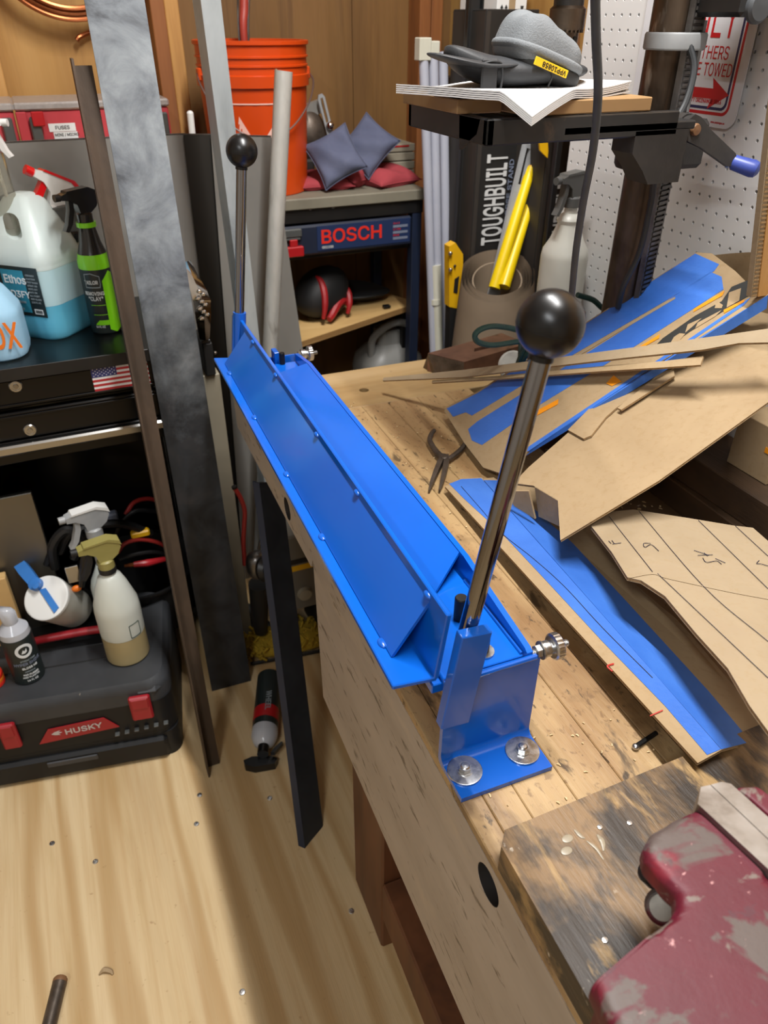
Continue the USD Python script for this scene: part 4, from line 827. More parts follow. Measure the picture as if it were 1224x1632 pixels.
part(wst, 'rod', cyl(A(307, 235, 1, 2.16) * (1, 1, 0) + (0, 0, 1.186), A(303, 181, 1, 2.16), .0085, n=16), 'white_plastic'); part(wst, 'tip', ell(A(303, 181, 1, 2.16), (.0085, .0085, .007), 2), 'white_plastic')
# bean bags
def bag(name, label, c, w, d, h, R, m, grp=None):
    t = thing(name, label, 'bean bag', c)
    nu = 22; V = []; F = []
    rs = np.random.RandomState(int(abs(c[0] * 9999)) % 10000)
    for s in (1, -1):
        for j in range(nu):
            for i in range(nu):
                a, b = i / (nu - 1) * 2 - 1, j / (nu - 1) * 2 - 1
                e = max(0, (1 - a ** 4)) ** .7 * max(0, (1 - b ** 4)) ** .7
                pin = 1 - .10 * (1 - abs(a) ** 2) * abs(b) ** 3
                pin2 = 1 - .10 * (1 - abs(b) ** 2) * abs(a) ** 3
                z = s * h * e * (1 + .25 * math.sin(5 * a + 3 * b + c[0] * 50))
                V.append(R @ np.array([a * w * pin2, b * d * pin, z]) + c)
    for s in range(2):
        for j in range(nu - 1):
            for i in range(nu - 1):
                q = s * nu * nu + j * nu + i; f = [(q, q + 1, q + nu + 1), (q, q + nu + 1, q + nu)]
                F += f if s == 0 else [x[::-1] for x in f]
    mm = trimesh.Trimesh(np.array(V), F, process=False); mm.merge_vertices(digits_vertex=5)
    part(t, 'bag', mm, m, True)
    ed = []
    for a, b in [(t_, -1) for t_ in np.linspace(-1, 1, 14)] + [(1, t_) for t_ in np.linspace(-1, 1, 14)] + [(t_, 1) for t_ in np.linspace(1, -1, 14)] + [(-1, t_) for t_ in np.linspace(1, -1, 14)]:
        ed.append(R @ np.array([a * w * (1 - .10 * (1 - abs(b) ** 2) * abs(a) ** 3), b * d * (1 - .10 * (1 - abs(a) ** 2) * abs(b) ** 3), 0]) + c)
    part(t, 'seam', tube([p for i, p in enumerate(ed) if i == 0 or np.linalg.norm(p - ed[i - 1]) > 1e-6], .0014, 5, 0), m)
g1, g2 = A(538, 252, 1, 2.165), A(585, 232, 1, 2.20)
Rv = lambda tx, tz, ry=0: rot((0, 0, 1), tz) @ rot((1, 0, 0), tx) @ rot((0, 0, 1), ry)
bag('bean_bag', 'blue-grey bean bag leaning in front, nearest the bucket', g1 + (-.006, .0, .004), .068, .068, .026, Rv(62, -22, 28), 'bean_blue')
bag('bean_bag', 'blue-grey bean bag tilted on top of the red ones, beside the drawers', g2 + (.01, .02, -.004), .072, .066, .026, Rv(58, -28, 52), 'bean_blue')
bag('bean_bag', 'red bean bag lying flat at the right end of the pile', A(612, 282, 1, 2.19) + (.015, .02, -.004), .085, .07, .026, Rv(6, 20), 'bean_red')
bag('bean_bag', 'red bean bag lying flat under the front blue-grey one', A(520, 296, 1, 2.18) + (.01, .05, .005), .08, .07, .020, Rv(5, -10), 'bean_red')
bag('bean_bag', 'red bean bag in the middle of the pile, between the blue-grey ones', A(565, 275, 1, 2.24), .075, .06, .03, Rv(12, 30), 'bean_red')
# saw / tool with a grey guard behind the bags
tg = thing('grey_tool_guard', 'grey steel bracket with a slotted arm and knob behind the bean bags', 'bracket', (.70, 2.33, 1.186))
gA, gB = A(478, 200, 1, 2.34), A(512, 168, 1, 2.34)
part(tg, 'plate', sheet([A(u, v, 1, 2.34) for u, v in [(474, 172), (512, 158), (516, 178), (476, 200)]], (0, -1., 0), .02), 'sheet_grey', 30)
part(tg, 'slotted_arm', prism([(-.010, -.055), (.010, -.055), (.011, .05), (.006, .060), (-.006, .060), (-.011, .05)], A(519, 186, 1, 2.32), (.97, 0, .25), (-.25, 0, .97), .004, [[(-.004, -.03), (.004, -.03), (.004, .05), (-.004, .05)]]), 'grey_paint')
part(tg, 'knob', ell(A(526, 200, 1, 2.31), (.012, .012, .012), 2), 'chrome'); part(tg, 'motor_body', ell(A(492, 218, 1, 2.36), (.055, .05, .075), 3), 'iron_old'); part(tg, 'foot', box((.66, 2.30, 1.1855), (.78, 2.40, 1.25), .006), 'cast_dark')
# drawers
td = thing('drawer_stack', 'stack of four shallow beige drawers in the back corner of the bench', 'drawer stack', (1.0, 2.33, 1.186))
x0_, x1_ = A(588, 230, 1, 2.26)[0], A(661, 230, 1, 2.26)[0]
part(td, 'cabinet_body', box((x0_ + .003, 2.266, 1.187), (x1_ - .003, 2.42, 1.284), .002), 'tray_beige')
for i in range(4): part(td, 'drawer', box((x0_, 2.258 + .0 * i, 1.189 + .0245 * i), (x1_, 2.2655, 1.189 + .0245 * i + .0215), .0015), 'tray_beige')
part(td, 'red_label', box((x0_ + .03, 2.2568, 1.276), (x1_ - .02, 2.2578, 1.280)), 'latch_red')
# black and red knee pad, strap on the plywood shelf
sA, sB = A(478, 545, 2, .80), A(667, 482, 2, .80)
sx = (sB - sA) / np.linalg.norm(sB - sA); sn = np.array([-sx[1], sx[0], 0])
sh = thing('plywood_shelf', 'loose plywood board used as a shelf under the back bench', 'shelf board', sA)
part(sh, 'board', prism([(-.03, 0), (np.linalg.norm(sB - sA), 0), (np.linalg.norm(sB - sA) - .01, .30), (-.03, .33)], sA + (0, 0, -.018), sx, sn, .018), 'shelf_ply')
part(sh, 'front_edge', prism([(-.03, -.001), (np.linalg.norm(sB - sA) - .0005, -.001), (np.linalg.norm(sB - sA) - .0005, -.0002), (-.03, -.0002)], sA + (0, 0, -.0178), sx, sn, .0176), 'ply_edge')
part(sh, 'support', box((sB[0] - .05, sB[1] + .02, 0), (sB[0] - .02, sB[1] + .08, .7815), .002), 'black_steel'); part(sh, 'support', box((sA[0] + .02, sA[1] + .1, 0), (sA[0] + .05, sA[1] + .15, .7815), .002), 'black_steel')
mk('pad_black', ['#0e0e0f', '#1a1a1b'], 9, rough=.6); mk('pad_red', ['#8e1418', '#a31c20'], 9, rough=.5); mk('cloth_black', '#0b0b0c', rough=.85)
kc = A(515, 472, 2, .872)
kp = thing('knee_pad', 'black padded knee pad with red trim bands lying on the plywood shelf', 'knee pad', kc * (1, 1, 0) + (0, 0, .80))
Rk = np.column_stack([sx, sn, [0, 0, 1]])
def shell(p):
    return Rk @ np.array([p[0] + .25 * max(p[2], 0), p[1], p[2] * (1 if p[2] > 0 else .7)])
part(kp, 'shell', blob(kc + (0, .02, -.006), .092, .07, .088, 36, 18, 2.3, shell), 'pad_black')
for dx, zr in ((-.060, .088), (.044, .060)):
    arc = [kc + Rk @ np.array([dx + .008 + .022 * math.sin(a), -.073 * math.cos(a * .9) * (1 if dx < 0 else .97), zr * 1.05 * math.sin(a) - .03 + (.0 if dx < 0 else -.014)]) + np.array([0, .02, 0]) for a in np.linspace(-.2, 1.7, 9)]
    part(kp, 'red_band', tube(arc, [.006, .010, .011, .010, .006], 8, 5), 'pad_red')
part(kp, 'front_lip', tube([kc + Rk @ np.array([.0 + .075 * t, -.05 + .02 * t, -.035 + .02 * math.sin(t * 3)]) for t in np.linspace(-.4, 1, 8)], [.010, .013, .014, .010], 8, 5), 'pad_red')
part(kp, 'badge', xf(box((-.018, -.002, -.005), (.018, .001, .005), .001), Rk, kc + Rk @ np.array([.028, -.046, .022]) + (0, .004, 0)), 'pad_red')
kq = A(584, 470, 2, .83)
ks_ = thing('black_strap_pad', 'flat black padded strap lying right of the red-trimmed pad', 'pad', kq * (1, 1, 0) + (0, 0, .80))
part(ks_, 'pad', blob(kq + (-.01, .035, .0), .085, .075, .016, 34, 12, 2.2, lambda p: Rk @ np.array([p[0] - .5 * p[1], p[1], p[2] + .25 * max(0, p[1] + .02)])), 'cloth_black')
part(ks_, 'edge_binding', tube([kq + Rk @ np.array([.085 * math.cos(a) - .5 * .075 * math.sin(a) - .01, .075 * math.sin(a) + .04, .003 + .25 * max(0, .075 * math.sin(a) + .02)]) for a in np.linspace(-2.6, .9, 14)], .004, 6, 4), 'pad_black')
part(ks_, 'buckle', box(A(616, 489, 2, .806) - (.012, .01, .003), A(616, 489, 2, .806) + (.012, .01, .006), .002), 'black_plastic')
mk('jug_grey', ['#7d7c78', '#8a8984'], 4, rough=.45)
# white jug in the dark below
jw = A(618, 575, 1, 2.31)
wj = thing('white_jug', 'greyish white plastic jug standing in the dark under the back bench', 'jug', (jw[0], 2.31, .301))
part(wj, 'body', loft([np.c_[rrect(.24 * k, .20 * k, .07 * k), np.full(32, z)] + (jw[0], 2.31, 0) for z, k in ((.302, .94), (.31, 1), (.56, 1), (.60, .93), (.63, .7), (.65, .42), (.70, .40))], 32), 'jug_grey')
part(wj, 'handle', tube([(jw[0] - .08, 2.27, .62), (jw[0] - .075, 2.26, .69), (jw[0], 2.25, .735), (jw[0] + .075, 2.26, .70), (jw[0] + .085, 2.27, .62)], .013, 10), 'jug_grey')
# white poles
for i, (u0, v0, u1, v1, lab) in enumerate(((669, 64, 688, 560, 'leftmost of the three slim white poles behind the bench, with a square cap'), (685, 68, 697, 565, 'middle one of the three white poles, its lower half a cream sleeve'), (701, 82, 709, 540, 'rightmost of the three slim white poles behind the bench'))):
    a, b = A(u0 + 5, v0, 1, 2.03), A(u1 + 3, v1, 1, 1.985); d = (b - a) / (b - a)[2]; foot = b - d * b[2]
    t = thing('white_pole', lab, 'pole', foot)
    part(t, 'tube', cyl(foot, a, .0128, n=20), 'pole_white')
    if i == 0: part(t, 'cap', box(a + (-.016, -.016, -.045), a + (.018, .016, .006), .002), 'pvc_old')
    if i == 1:
        part(t, 'cap', box(a + (-.012, -.0145, -.03), a + (.014, .0145, .004), .002), 'pvc_old')
        q = A(694, 422, 1, 1.995); part(t, 'sleeve', cyl(foot, q, .0165, n=20), 'pvc_old'); q2_ = A(694, 478, 1, 1.99); part(t, 'joint', cyl(q2_ + d * .004, q2_ - d * .012, .0185, n=20), 'pvc_old')
# black tall cartons with white lettering
def carton(label, ua, ub_, y, zt, dep, ul, v0, h, uc):
    xa, xb = A(ua, 300, 1, y)[0], A(ub_, 300, 1, y)[0]
    t = thing('tall_black_box', label, 'box', ((xa + xb) / 2, y + dep / 2, 0))
    part(t, 'box_body', box((xa, y, 0), (xb, y + dep, zt), .002), 'tb_black'); part(t, 'side_panel', box((xa - .0012, y + .004, .004), (xa - .0002, y + dep - .002, zt - .004)), 'tb_grey')
    part(t, 'edge_strip', box((xa, y - .0012, .0), (xa + .012, y - .0002, zt - .004)), 'tb_grey')
    o = A(ul, v0, 1, y); n_ = text('TOUGHBUILT', o - (0, .0015, 0), (0, 0, 1), (-1, 0, 0), h, .0008, True, L=uc)
    part(t, 'lettering', n_, 'tb_white')
    part(t, 'small_lettering', text('SAWHORSE STAND', o + (h * .36, -.0015, .004), (0, 0, 1), (-1, 0, 0), h * .22, .0006, True, L=uc * .92), 'faint_grey')
    return t
carton('tall black box with big white lettering, behind the brown paper roll', 757, 832, 1.86, 1.62, .17, 796, 389, .060, .232)
carton('narrower tall black box with white lettering, half behind the pegboard', 866, 935, 1.72, 1.37, .20, 893, 432, .044, .235)
ta = thing('dark_steel_channel', 'tall dark grey steel channel standing left of the black boxes', 'channel', A(740, 300, 1, 1.9) * (1, 1, 0))
xa = A(727, 300, 1, 1.93)[0]
part(ta, 'web', box((xa, 1.93, 0), (xa + .042, 1.934, 1.75), .001), 'tb_black'); part(ta, 'flange', box((xa, 1.915, 0), (xa + .004, 1.93, 1.75), .001), 'black_steel'); part(ta, 'flange', box((xa + .038, 1.915, 0), (xa + .042, 1.93, 1.75), .001), 'black_steel')
# grey slotted bar, yellow tubes, orange level
def bar3(pts, w, th):
    pts = np.asarray(pts); return pts
gb = thing('grey_slotted_bar', 'grey bar with a slotted rounded end leaning between the black boxes', 'bar', A(815, 400, 1, 1.80))
ga, gb_ = A(846, 222, 1, 1.80), A(800, 420, 1, 1.74); gx = (gb_ - ga) / np.linalg.norm(gb_ - ga); gy = np.cross(gx, [0, -1., 0]); gy /= np.linalg.norm(gy); Lg = np.linalg.norm(gb_ - ga) + .35
part(gb, 'bar', prism([(.02 - .017 * math.cos(a), .0165 * math.sin(a)) for a in np.linspace(-1.57, 1.57, 9)] + [(Lg, .019), (Lg, -.019)], ga, gx, gy, .01, [[(.022, -.006), (.022, .006), (.11, .007), (.11, -.007)]]), 'grey_paint')
for i, (ua, va, ub_, vb) in enumerate(((846, 268, 806, 400), (842, 330, 820, 402))):
    t = thing('yellow_tube', ('longer, steeper yellow tube leaning out of the paper roll' if i == 0 else 'shorter yellow tube just right of the longer one'), 'tube', A(ub_, vb, 1, 1.70))
    a, b = A(ua, va, 1, 1.79), A(ub_, vb, 1, 1.735); d = (b - a) / np.linalg.norm(b - a)
    part(t, 'tube', cyl(a, b + d * .1, .013, .0165, n=18), 'yellow_bright'); part(t, 'end_plug', cyl(a - d * .004, a, .011, n=16), 'yellow_paint')
ot = thing('paint_scraper', 'short orange-yellow pointed blade hanging between the black boxes', 'blade', A(866, 230, 1, 1.70))  # only a pointed blade shape, the tool itself is not identified
part(ot, 'blade', sheet([A(u, v, 1, 1.70) for u, v in [(858, 208), (872, 208), (874, 240), (873, 252), (866, 245), (861, 240)]], (0, -1., 0), .006), 'yellow_paint', 30)
part(ot, 'shank', sheet([A(u, v, 1, 1.706) for u, v in [(858, 160), (872, 160), (872, 210), (858, 210)]], (0, -1., 0), .006), 'yellow_paint', 30)
lv = thing('yellow_level', 'yellow spirit level with steel studs standing between the poles and the paper roll', 'spirit level', A(730, 460, 1, 1.86))
la0 = [A(u, v, 1, 1.87) for u, v in [(716, 393), (726, 387), (738, 405), (738, 440), (730, 492), (716, 489)]]
part(lv, 'end_body', sheet(la0, (0, -1., 0), .03), 'yellow_paint', 30); part(lv, 'rail', sheet([A(u, v, 1, 1.871) for u, v in [(717, 489.5), (729, 492.5), (725, 600), (714, 600)]], (0, -1., 0), .028), 'black_matte', 30)
for u, v in ((718, 404), (718, 430)): part(lv, 'stud', ell(A(u, v, 1, 1.865), (.006, .006, .006), 2), 'chrome')
part(lv, 'black_window', sheet([A(u, v, 1, 1.868) for u, v in [(725, 445), (732, 440), (729, 468), (723, 466)]], (0, -1., 0), .003), 'black_matte', 30); part(lv, 'vial', ell(A(725, 424, 1, 1.866), (.004, .003, .004), 2), 'black_matte')
yb = thing('yellow_clamp_bar', 'dirty yellow bar standing upright left of the pegboard edge', 'bar', A(905, 140, 1, 1.60))
part(yb, 'bar', sheet([A(u, v, 1, 1.62) for u, v in [(902, 20), (912, 20), (906, 150), (893, 150)]], (0, -1., 0), .02), 'yellow_paint', 30); part(yb, 'bar', sheet([A(u, v, 1, 1.61) for u, v in [(915, 30), (926, 30), (920, 150), (908, 150)]], (0, -1., 0), .012), 'rust_bolt', 30)
part(yb, 'lower_bar', box(A(905, 150, 1, 1.62) * (1, 0, 0) + (-.01, 1.622, 0), A(905, 150, 1, 1.62) + (.006, .018, 0), .002), 'black_steel')
# boxes on the high shelf at the back, seen over the cap
hs = thing('shipping_carton', 'white carton with black handling symbols above the orange box', 'carton', A(815, 30, 1, 2.0))
pA, pB = A(791, 28, 1, 2.0), A(838, 28, 1, 2.0)
zs = pA[2]
part(hs, 'carton_body', box((pA[0], 2.0, zs), (pB[0], 2.2, zs + .14), .002), 'white_plastic')
for i, u in enumerate((799, 806)): 
    q = A(u, 22, 1, 1.9995); part(hs, 'arrow_symbol', prism([(-.0018, 0), (.0018, 0), (.0018, .012), (.005, .012), (0, .02), (-.005, .012), (-.0018, .012)], q - (0, .0003, 0), (1, 0, 0), (0, 0, 1), -.0006), 'print_black')
part(hs, 'cup_symbol', prism([(-.005, .02), (.005, .02), (.003, .008), (.001, .007), (.001, 0), (-.001, 0), (-.001, .007), (-.003, .008)], A(831, 24, 1, 1.9997), (1, 0, 0), (0, 0, 1), -.0006), 'print_black'); part(hs, 'tape', box((A(810, 20, 1, 2.0)[0], 1.9988, zs), (A(820, 20, 1, 2.0)[0], 1.9996, zs + .14)), 'cardboard')
ob2 = thing('orange_carton', 'plain orange-brown carton under the white carton, left of the cap', 'carton', A(800, 60, 1, 2.0))
part(ob2, 'carton_body', box((pA[0] - .002, 2.002, zs - .14), (pB[0] + .002, 2.2, zs - .001), .002), 'rust_bolt'); part(ob2, 'tape', box((pA[0] + .03, 2.0005, zs - .14), (pA[0] + .05, 2.0015, zs - .001)), 'cardboard')
ps = thing('high_shelf', 'dark shelf bracket carrying the cartons in the back corner', 'shelf', (1.25, 2.1, zs - .2))
part(ps, 'shelf_board', box((pA[0] - .03, 1.99, zs - .165), (RWX - .001, 2.25, zs - .142), .002), 'black_steel'); part(ps, 'upright', box((pB[0] + .02, 1.99, 0), (pB[0] + .045, 2.03, zs - .166), .002), 'black_steel')
# paper roll
rc = np.array([1.10, 1.745, 0]); rz = A(805, 428, 1, 1.735)[2]
pr_ = thing('paper_roll', 'big roll of brown builders paper standing on end behind the bench', 'paper roll', rc)
nT, turns = 220, 4.4; outer = []; V = []
for i in range(nT):
    k = i / (nT - 1); a = -k * turns * 2 * math.pi + 2.2; r = .104 - .036 * k
    for z, g in ((0, .05), (rz * .5, .035), (rz * .8, .018), (rz - .004 * math.sin(a * 1.3), .0)):
        x_, y_ = (r + g * (1 - .4 * k)) * math.cos(a), (r + g * (1 - .4 * k)) * math.sin(a)
        V.append((rc[0] + x_, rc[1] + y_, z + (.46 * (x_ * .54 + y_ * .84) - .02 if z > rz * .7 else 0)))
F = []
for i in range(nT - 1):
    for j in range(3): q = i * 4 + j; F += [(q, q + 4, q + 5), (q, q + 5, q + 1)]
part(pr_, 'paper', trimesh.Trimesh(np.array(V), F, process=False), 'kraft_paper', 60)
cm_ = lathe([(.068, .01), (.068, rz - .012), (.064, rz - .012), (.064, .01)], rc, n=40); cv_ = np.asarray(cm_.vertices).copy(); cv_[:, 2] += np.where(cv_[:, 2] > .5, .46 * ((cv_[:, 0] - rc[0]) * .54 + (cv_[:, 1] - rc[1]) * .84) - .02, 0); cm_.vertices = cv_; part(pr_, 'core', cm_, 'kraft_paper')
# ---------------------------------------------------------------- bottles with trigger heads
def trig(par, o, yaw, m_body, m_lever, m_collar, s=1.0, m_top=None, tilt=0):
    R = rot((0, 0, 1), yaw) @ rot((0, 1, 0), tilt); X, Y, Z = R[:, 0], R[:, 1], R[:, 2]; o = np.asarray(o)
    P = lambda poly, w: prism([(a * s, b * s) for a, b in poly], o + Y * (w / 2 * s), X, Z, w * s)
    hd_ = part(par, 'trigger_head', join(P([(-.026, .010), (-.034, .026), (-.030, .040), (-.012, .046), (.036, .043), (.046, .040), (.046, .030), (.030, .028), (.016, .018), (.012, .0), (-.012, .0)], .021)), m_body)
    part(hd_, 'top_cover', P([(-.036, .030), (-.034, .040), (-.014, .0495), (.034, .0465), (.036, .043), (-.010, .0445), (-.028, .036)], .024), m_top or m_body)
    part(hd_, 'nozzle', cyl(o + X * .046 * s + Z * .035 * s, o + X * .058 * s + Z * .035 * s, .0075 * s, n=16), m_lever)
    part(hd_, 'lever', P([(.022, .030), (.032, .029), (.034, .010), (.044, -.018), (.052, -.030), (.045, -.033), (.033, -.018), (.024, .006)], .015), m_lever)
    part(par, 'collar', lathe([(0, -.020 * s), (.0165 * s, -.020 * s)] + [(.0165 * s, -.002 * s), (.013 * s, .001 * s), (0, .001 * s)], o, Z, 26), m_collar)
mk('trig_white', '#d6d6d3', rough=.35); mk('trig_red', ['#c01015', '#cc161a'], 9, rough=.3, coat=.3); mk('trig_black', '#1b1a1a', rough=.25, coat=.3)
mk('clear_plastic', '#cfcdbf', rough=.15, trans=.85, ior=1.15); mk('liquid_amber', '#c9b878', rough=.3)
mk('milky', ['#b9c6c4', '#c5d1cf'], 2.5, rough=.38, sss=.25); mk('liquid_blue', ['#4ea3c4', '#63b5d2'], 4, rough=.3, sss=.2); mk('milky_blue', ['#a9ccd6', '#bcd8dd'], 5, rough=.36, sss=.2, over=[('#5aa7ad', 9, .62, .70, (1, 1, .4), .6)])
mk('label_black', ['#18201f', '#1e2727'], 6, rough=.4); mk('label_teal', ['#1f6d83', '#3a93ad'], 14, rough=.4); mk('text_white', '#d6dadb', rough=.5); mk('text_grey', '#7d878c', rough=.5)
mk('lime', '#7fd31a', rough=.3, coat=.3); mk('hdx_blue', ['#8db8d6', '#9dc5de'], 3, rough=.4, sss=.2); mk('hdx_orange', '#e2741c', rough=.45)
# far right spray bottle
sb = np.array([1.068, 1.42, 0]); zt = A(912, 270, 1, 1.42)[2]; zb = zt - .30
bx2 = thing('wooden_block', 'dark wooden block under the frosted spray bottle behind the black ball', 'block', (1.06, 1.42, .9005))
part(bx2, 'block', box((1.01, 1.37, .9005), (1.115, 1.475, zb - .0005), .002), 'dark_plank'); part(bx2, 'top_batten', box((1.012, 1.372, zb - .02), (1.113, 1.3745, zb - .004), .0005), 'leg_wood')
sp = thing('spray_bottle', 'frosted white spray bottle with a grey trigger standing by the pegboard', 'spray bottle', (sb[0], sb[1], zb))
part(sp, 'body', lathe([(0, 0), (.049, 0), (.053, .004), (.053, .118), (.050, .135), (.038, .155), (.028, .18), (.0245, .19), (.028, .198), (.024, .206), (.014, .212), (.014, .225), (0, .225)], (sb[0], sb[1], zb), n=40), 'hdpe')
trig(sp, (sb[0], sb[1], zb + .245), 195, 'trigger_grey', 'trigger_grey', 'trigger_grey', 1.05)
# ---------------------------------------------------------------- steel stock leaning and standing at the left back
def quad_sheet(name, label, cat, pts_top, pts_bot, y_t, y_b, th, m, pname='sheet'):
    P = [A(*pts_top[0], 1, y_t), A(*pts_top[1], 1, y_t), A(*pts_bot[1], 1, y_b), A(*pts_bot[0], 1, y_b)]
    t = thing(name, label, cat, (P[2] + P[3]) / 2); n = np.cross(P[1] - P[0], P[3] - P[0]); n /= np.linalg.norm(n); n = n if n[1] < 0 else -n
    part(t, pname, sheet(P, n, th), m, False); return t
def footed(top_px, low_px, y_t, z=0.0):
    """the line seen through two pixels, at depth y_t, carried down to height z."""
    a, b = A(*top_px, 1, y_t), A(*low_px, 1, y_t); return a, a + (b - a) * ((a[2] - z) / (a[2] - b[2]))
def sheetdown(name, label, tl, tr, ll, lr, y, th, m):
    a, a0 = footed(tl, ll, y); b, b0 = footed(tr, lr, y)
    t = thing(name, label, 'steel sheet', (a0 + b0) / 2); part(t, 'sheet', sheet([a, b, b0, a0], (0, -1., 0), th), m, False)
    e = part(t, 'top_edge', sheet([a + (0, -.0006, 0), b + (0, -.0006, 0), b + (0, -.0006, -.003), a + (0, -.0006, -.003)], (0, -1., 0), .0004), 'worn_steel', False)
sheetdown('steel_sheet', 'wide grey steel sheet standing behind the cleaning bottles', (-40, 228), (295, 212), (20, 600), (345, 600), 2.03, .003, 'sheet_grey')
sheetdown('steel_sheet', 'narrow dark steel sheet between the two grey ones, below the white stick', (292, 213), (345, 213), (338, 600), (385, 600), 2.022, .003, 'sheet_dark')
sheetdown('steel_sheet', 'grey steel sheet standing behind the galvanized pipe, left of the blue case', (336, 214), (432, 216), (365, 600), (489, 600), 2.012, .003, 'sheet_grey')
# galvanized angle
a, a0 = footed((322, 0), (393, 540), 1.77); b, b0 = footed((352, 0), (414, 545), 1.77)
a2 = a + (a - a0) * .12; b2 = b + (b - b0) * .12
ga_ = thing('galvanized_angle', 'tall galvanized steel angle leaning in front of the orange bucket', 'steel angle', a0)
part(ga_, 'front_flange', sheet([a2, b2, b0, a0], (0, -1., 0), .005), 'galv', False)
part(ga_, 'side_flange', loft([np.array([p + (-.012, .035, 0), p + (-.006, .035, 0), p + (.001, .0, 0), p + (-.003, -.001, 0)]) for p in (a2, a0)], 4), 'galv', 30)
# galvanized pipe
a, a0 = footed((452, 113), (431, 548), 1.88)
gp = thing('galvanized_pipe', 'galvanized steel pipe with cut top standing in front of the orange bucket', 'pipe', a0)
d = (a - a0) / np.linalg.norm(a - a0)
part(gp, 'tube', join(lathe([(.0195, 0), (.0205, .001), (.0205, np.linalg.norm(a - a0)), (.017, np.linalg.norm(a - a0)), (.017, .0)], a0, d, 32)), 'pipe_galv'); part(gp, 'burr', ell(a + (-.017, 0, .001), (.003, .003, .004), 1), 'rust_bolt')
# wide flat bar
w0_, w1q = A(338, 1102, 2, 0), A(400, 1085, 2, 0); t0_, t1_ = A(134, 0, 1, 1.64), A(230, 0, 1, 1.64)
e_ = lambda p, q, k: p + (q - p) * k
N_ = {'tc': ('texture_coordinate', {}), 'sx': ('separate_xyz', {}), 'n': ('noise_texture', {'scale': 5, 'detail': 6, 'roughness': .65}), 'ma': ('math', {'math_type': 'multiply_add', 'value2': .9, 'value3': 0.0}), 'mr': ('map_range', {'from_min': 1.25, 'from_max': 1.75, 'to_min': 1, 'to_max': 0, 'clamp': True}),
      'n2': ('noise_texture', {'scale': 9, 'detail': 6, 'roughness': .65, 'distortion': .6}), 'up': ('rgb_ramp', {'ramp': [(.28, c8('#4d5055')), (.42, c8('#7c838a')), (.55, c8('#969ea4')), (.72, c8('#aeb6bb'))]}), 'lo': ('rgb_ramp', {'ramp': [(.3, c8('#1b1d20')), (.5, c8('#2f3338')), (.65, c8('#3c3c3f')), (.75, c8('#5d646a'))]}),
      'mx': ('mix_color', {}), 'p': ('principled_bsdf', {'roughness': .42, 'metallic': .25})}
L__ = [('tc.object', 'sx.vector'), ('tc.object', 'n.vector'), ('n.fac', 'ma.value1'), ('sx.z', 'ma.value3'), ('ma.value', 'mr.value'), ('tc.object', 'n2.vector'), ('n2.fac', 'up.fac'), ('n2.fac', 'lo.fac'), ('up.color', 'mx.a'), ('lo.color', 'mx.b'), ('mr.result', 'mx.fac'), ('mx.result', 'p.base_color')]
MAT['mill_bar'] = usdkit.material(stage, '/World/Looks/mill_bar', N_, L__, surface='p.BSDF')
fb = thing('wide_flat_bar', 'wide mill-scaled steel flat bar standing upright, tallest at the left', 'flat bar', (w0_ + w1q) / 2)
xq = (w1q - w0_); Lz = np.linalg.norm(t0_ - w0_)
zx = (t0_ - w0_) / Lz; xx = xq / np.linalg.norm(xq); xx = xx - zx * (xx @ zx); xx /= np.linalg.norm(xx); yy = np.cross(zx, xx)

P4 = [w0_, w1q, e_(w1q, t1_, 1.14), e_(w0_, t0_, 1.14)]
nb = np.cross(P4[1] - P4[0], P4[3] - P4[0]); nb /= np.linalg.norm(nb); nb = nb if nb[1] < 0 else -nb
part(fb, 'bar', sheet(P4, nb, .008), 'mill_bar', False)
# rusty angle
a0 = A(341, 1226, 2, 0); at_ = A(131, 105, 1, 1.66)
ra = thing('rusty_angle', 'thin rusty brown steel angle standing left of the wide flat bar', 'steel angle', a0)
dz = at_ - a0
part(ra, 'back_flange', loft([np.array([p + (-.014, .012, 0), p + (.018, .012, 0), p + (.018, .016, 0), p + (-.014, .016, 0)]) for p in (a0, at_)], 4), 'rust_brown', 30)
part(ra, 'side_flange', loft([np.array([p + (-.018, -.020, 0), p + (-.014, -.020, 0), p + (-.014, .016, 0), p + (-.018, .016, 0)]) for p in (a0, at_ + (0, 0, .012))], 4), 'rust_brown', 30)
# dark angle in front of the bench
l0 = A(486, 1352, 2, 0); l1 = A(514, 1318, 2, 0); q0, q1 = A(413, 770, 1, 1.42), A(452, 830, 1, 1.42)
da = thing('dark_angle', 'dark grey steel angle standing on the floor against the bench front', 'steel angle', (l0 + l1) / 2)
mk('slate_steel', ['#24272b', '#2f3338', '#383d42'], 8, rough=.45, metal=.3)
part(da, 'wide_flange', loft([np.array([a_, b_, b_ + (.003, .004, 0), a_ + (.003, .004, 0)]) for a_, b_ in ((l0, l1), (q0, A(447, 770, 1, 1.44)))], 4), 'slate_steel', 30)
part(da, 'narrow_flange', loft([np.array([a_ + (-.012, .012, 0), a_ + (0, -.001, 0), a_ + (.002, .002, 0), a_ + (-.010, .015, 0)]) for a_ in (l0, q0)], 4), 'navy_plastic', 30)
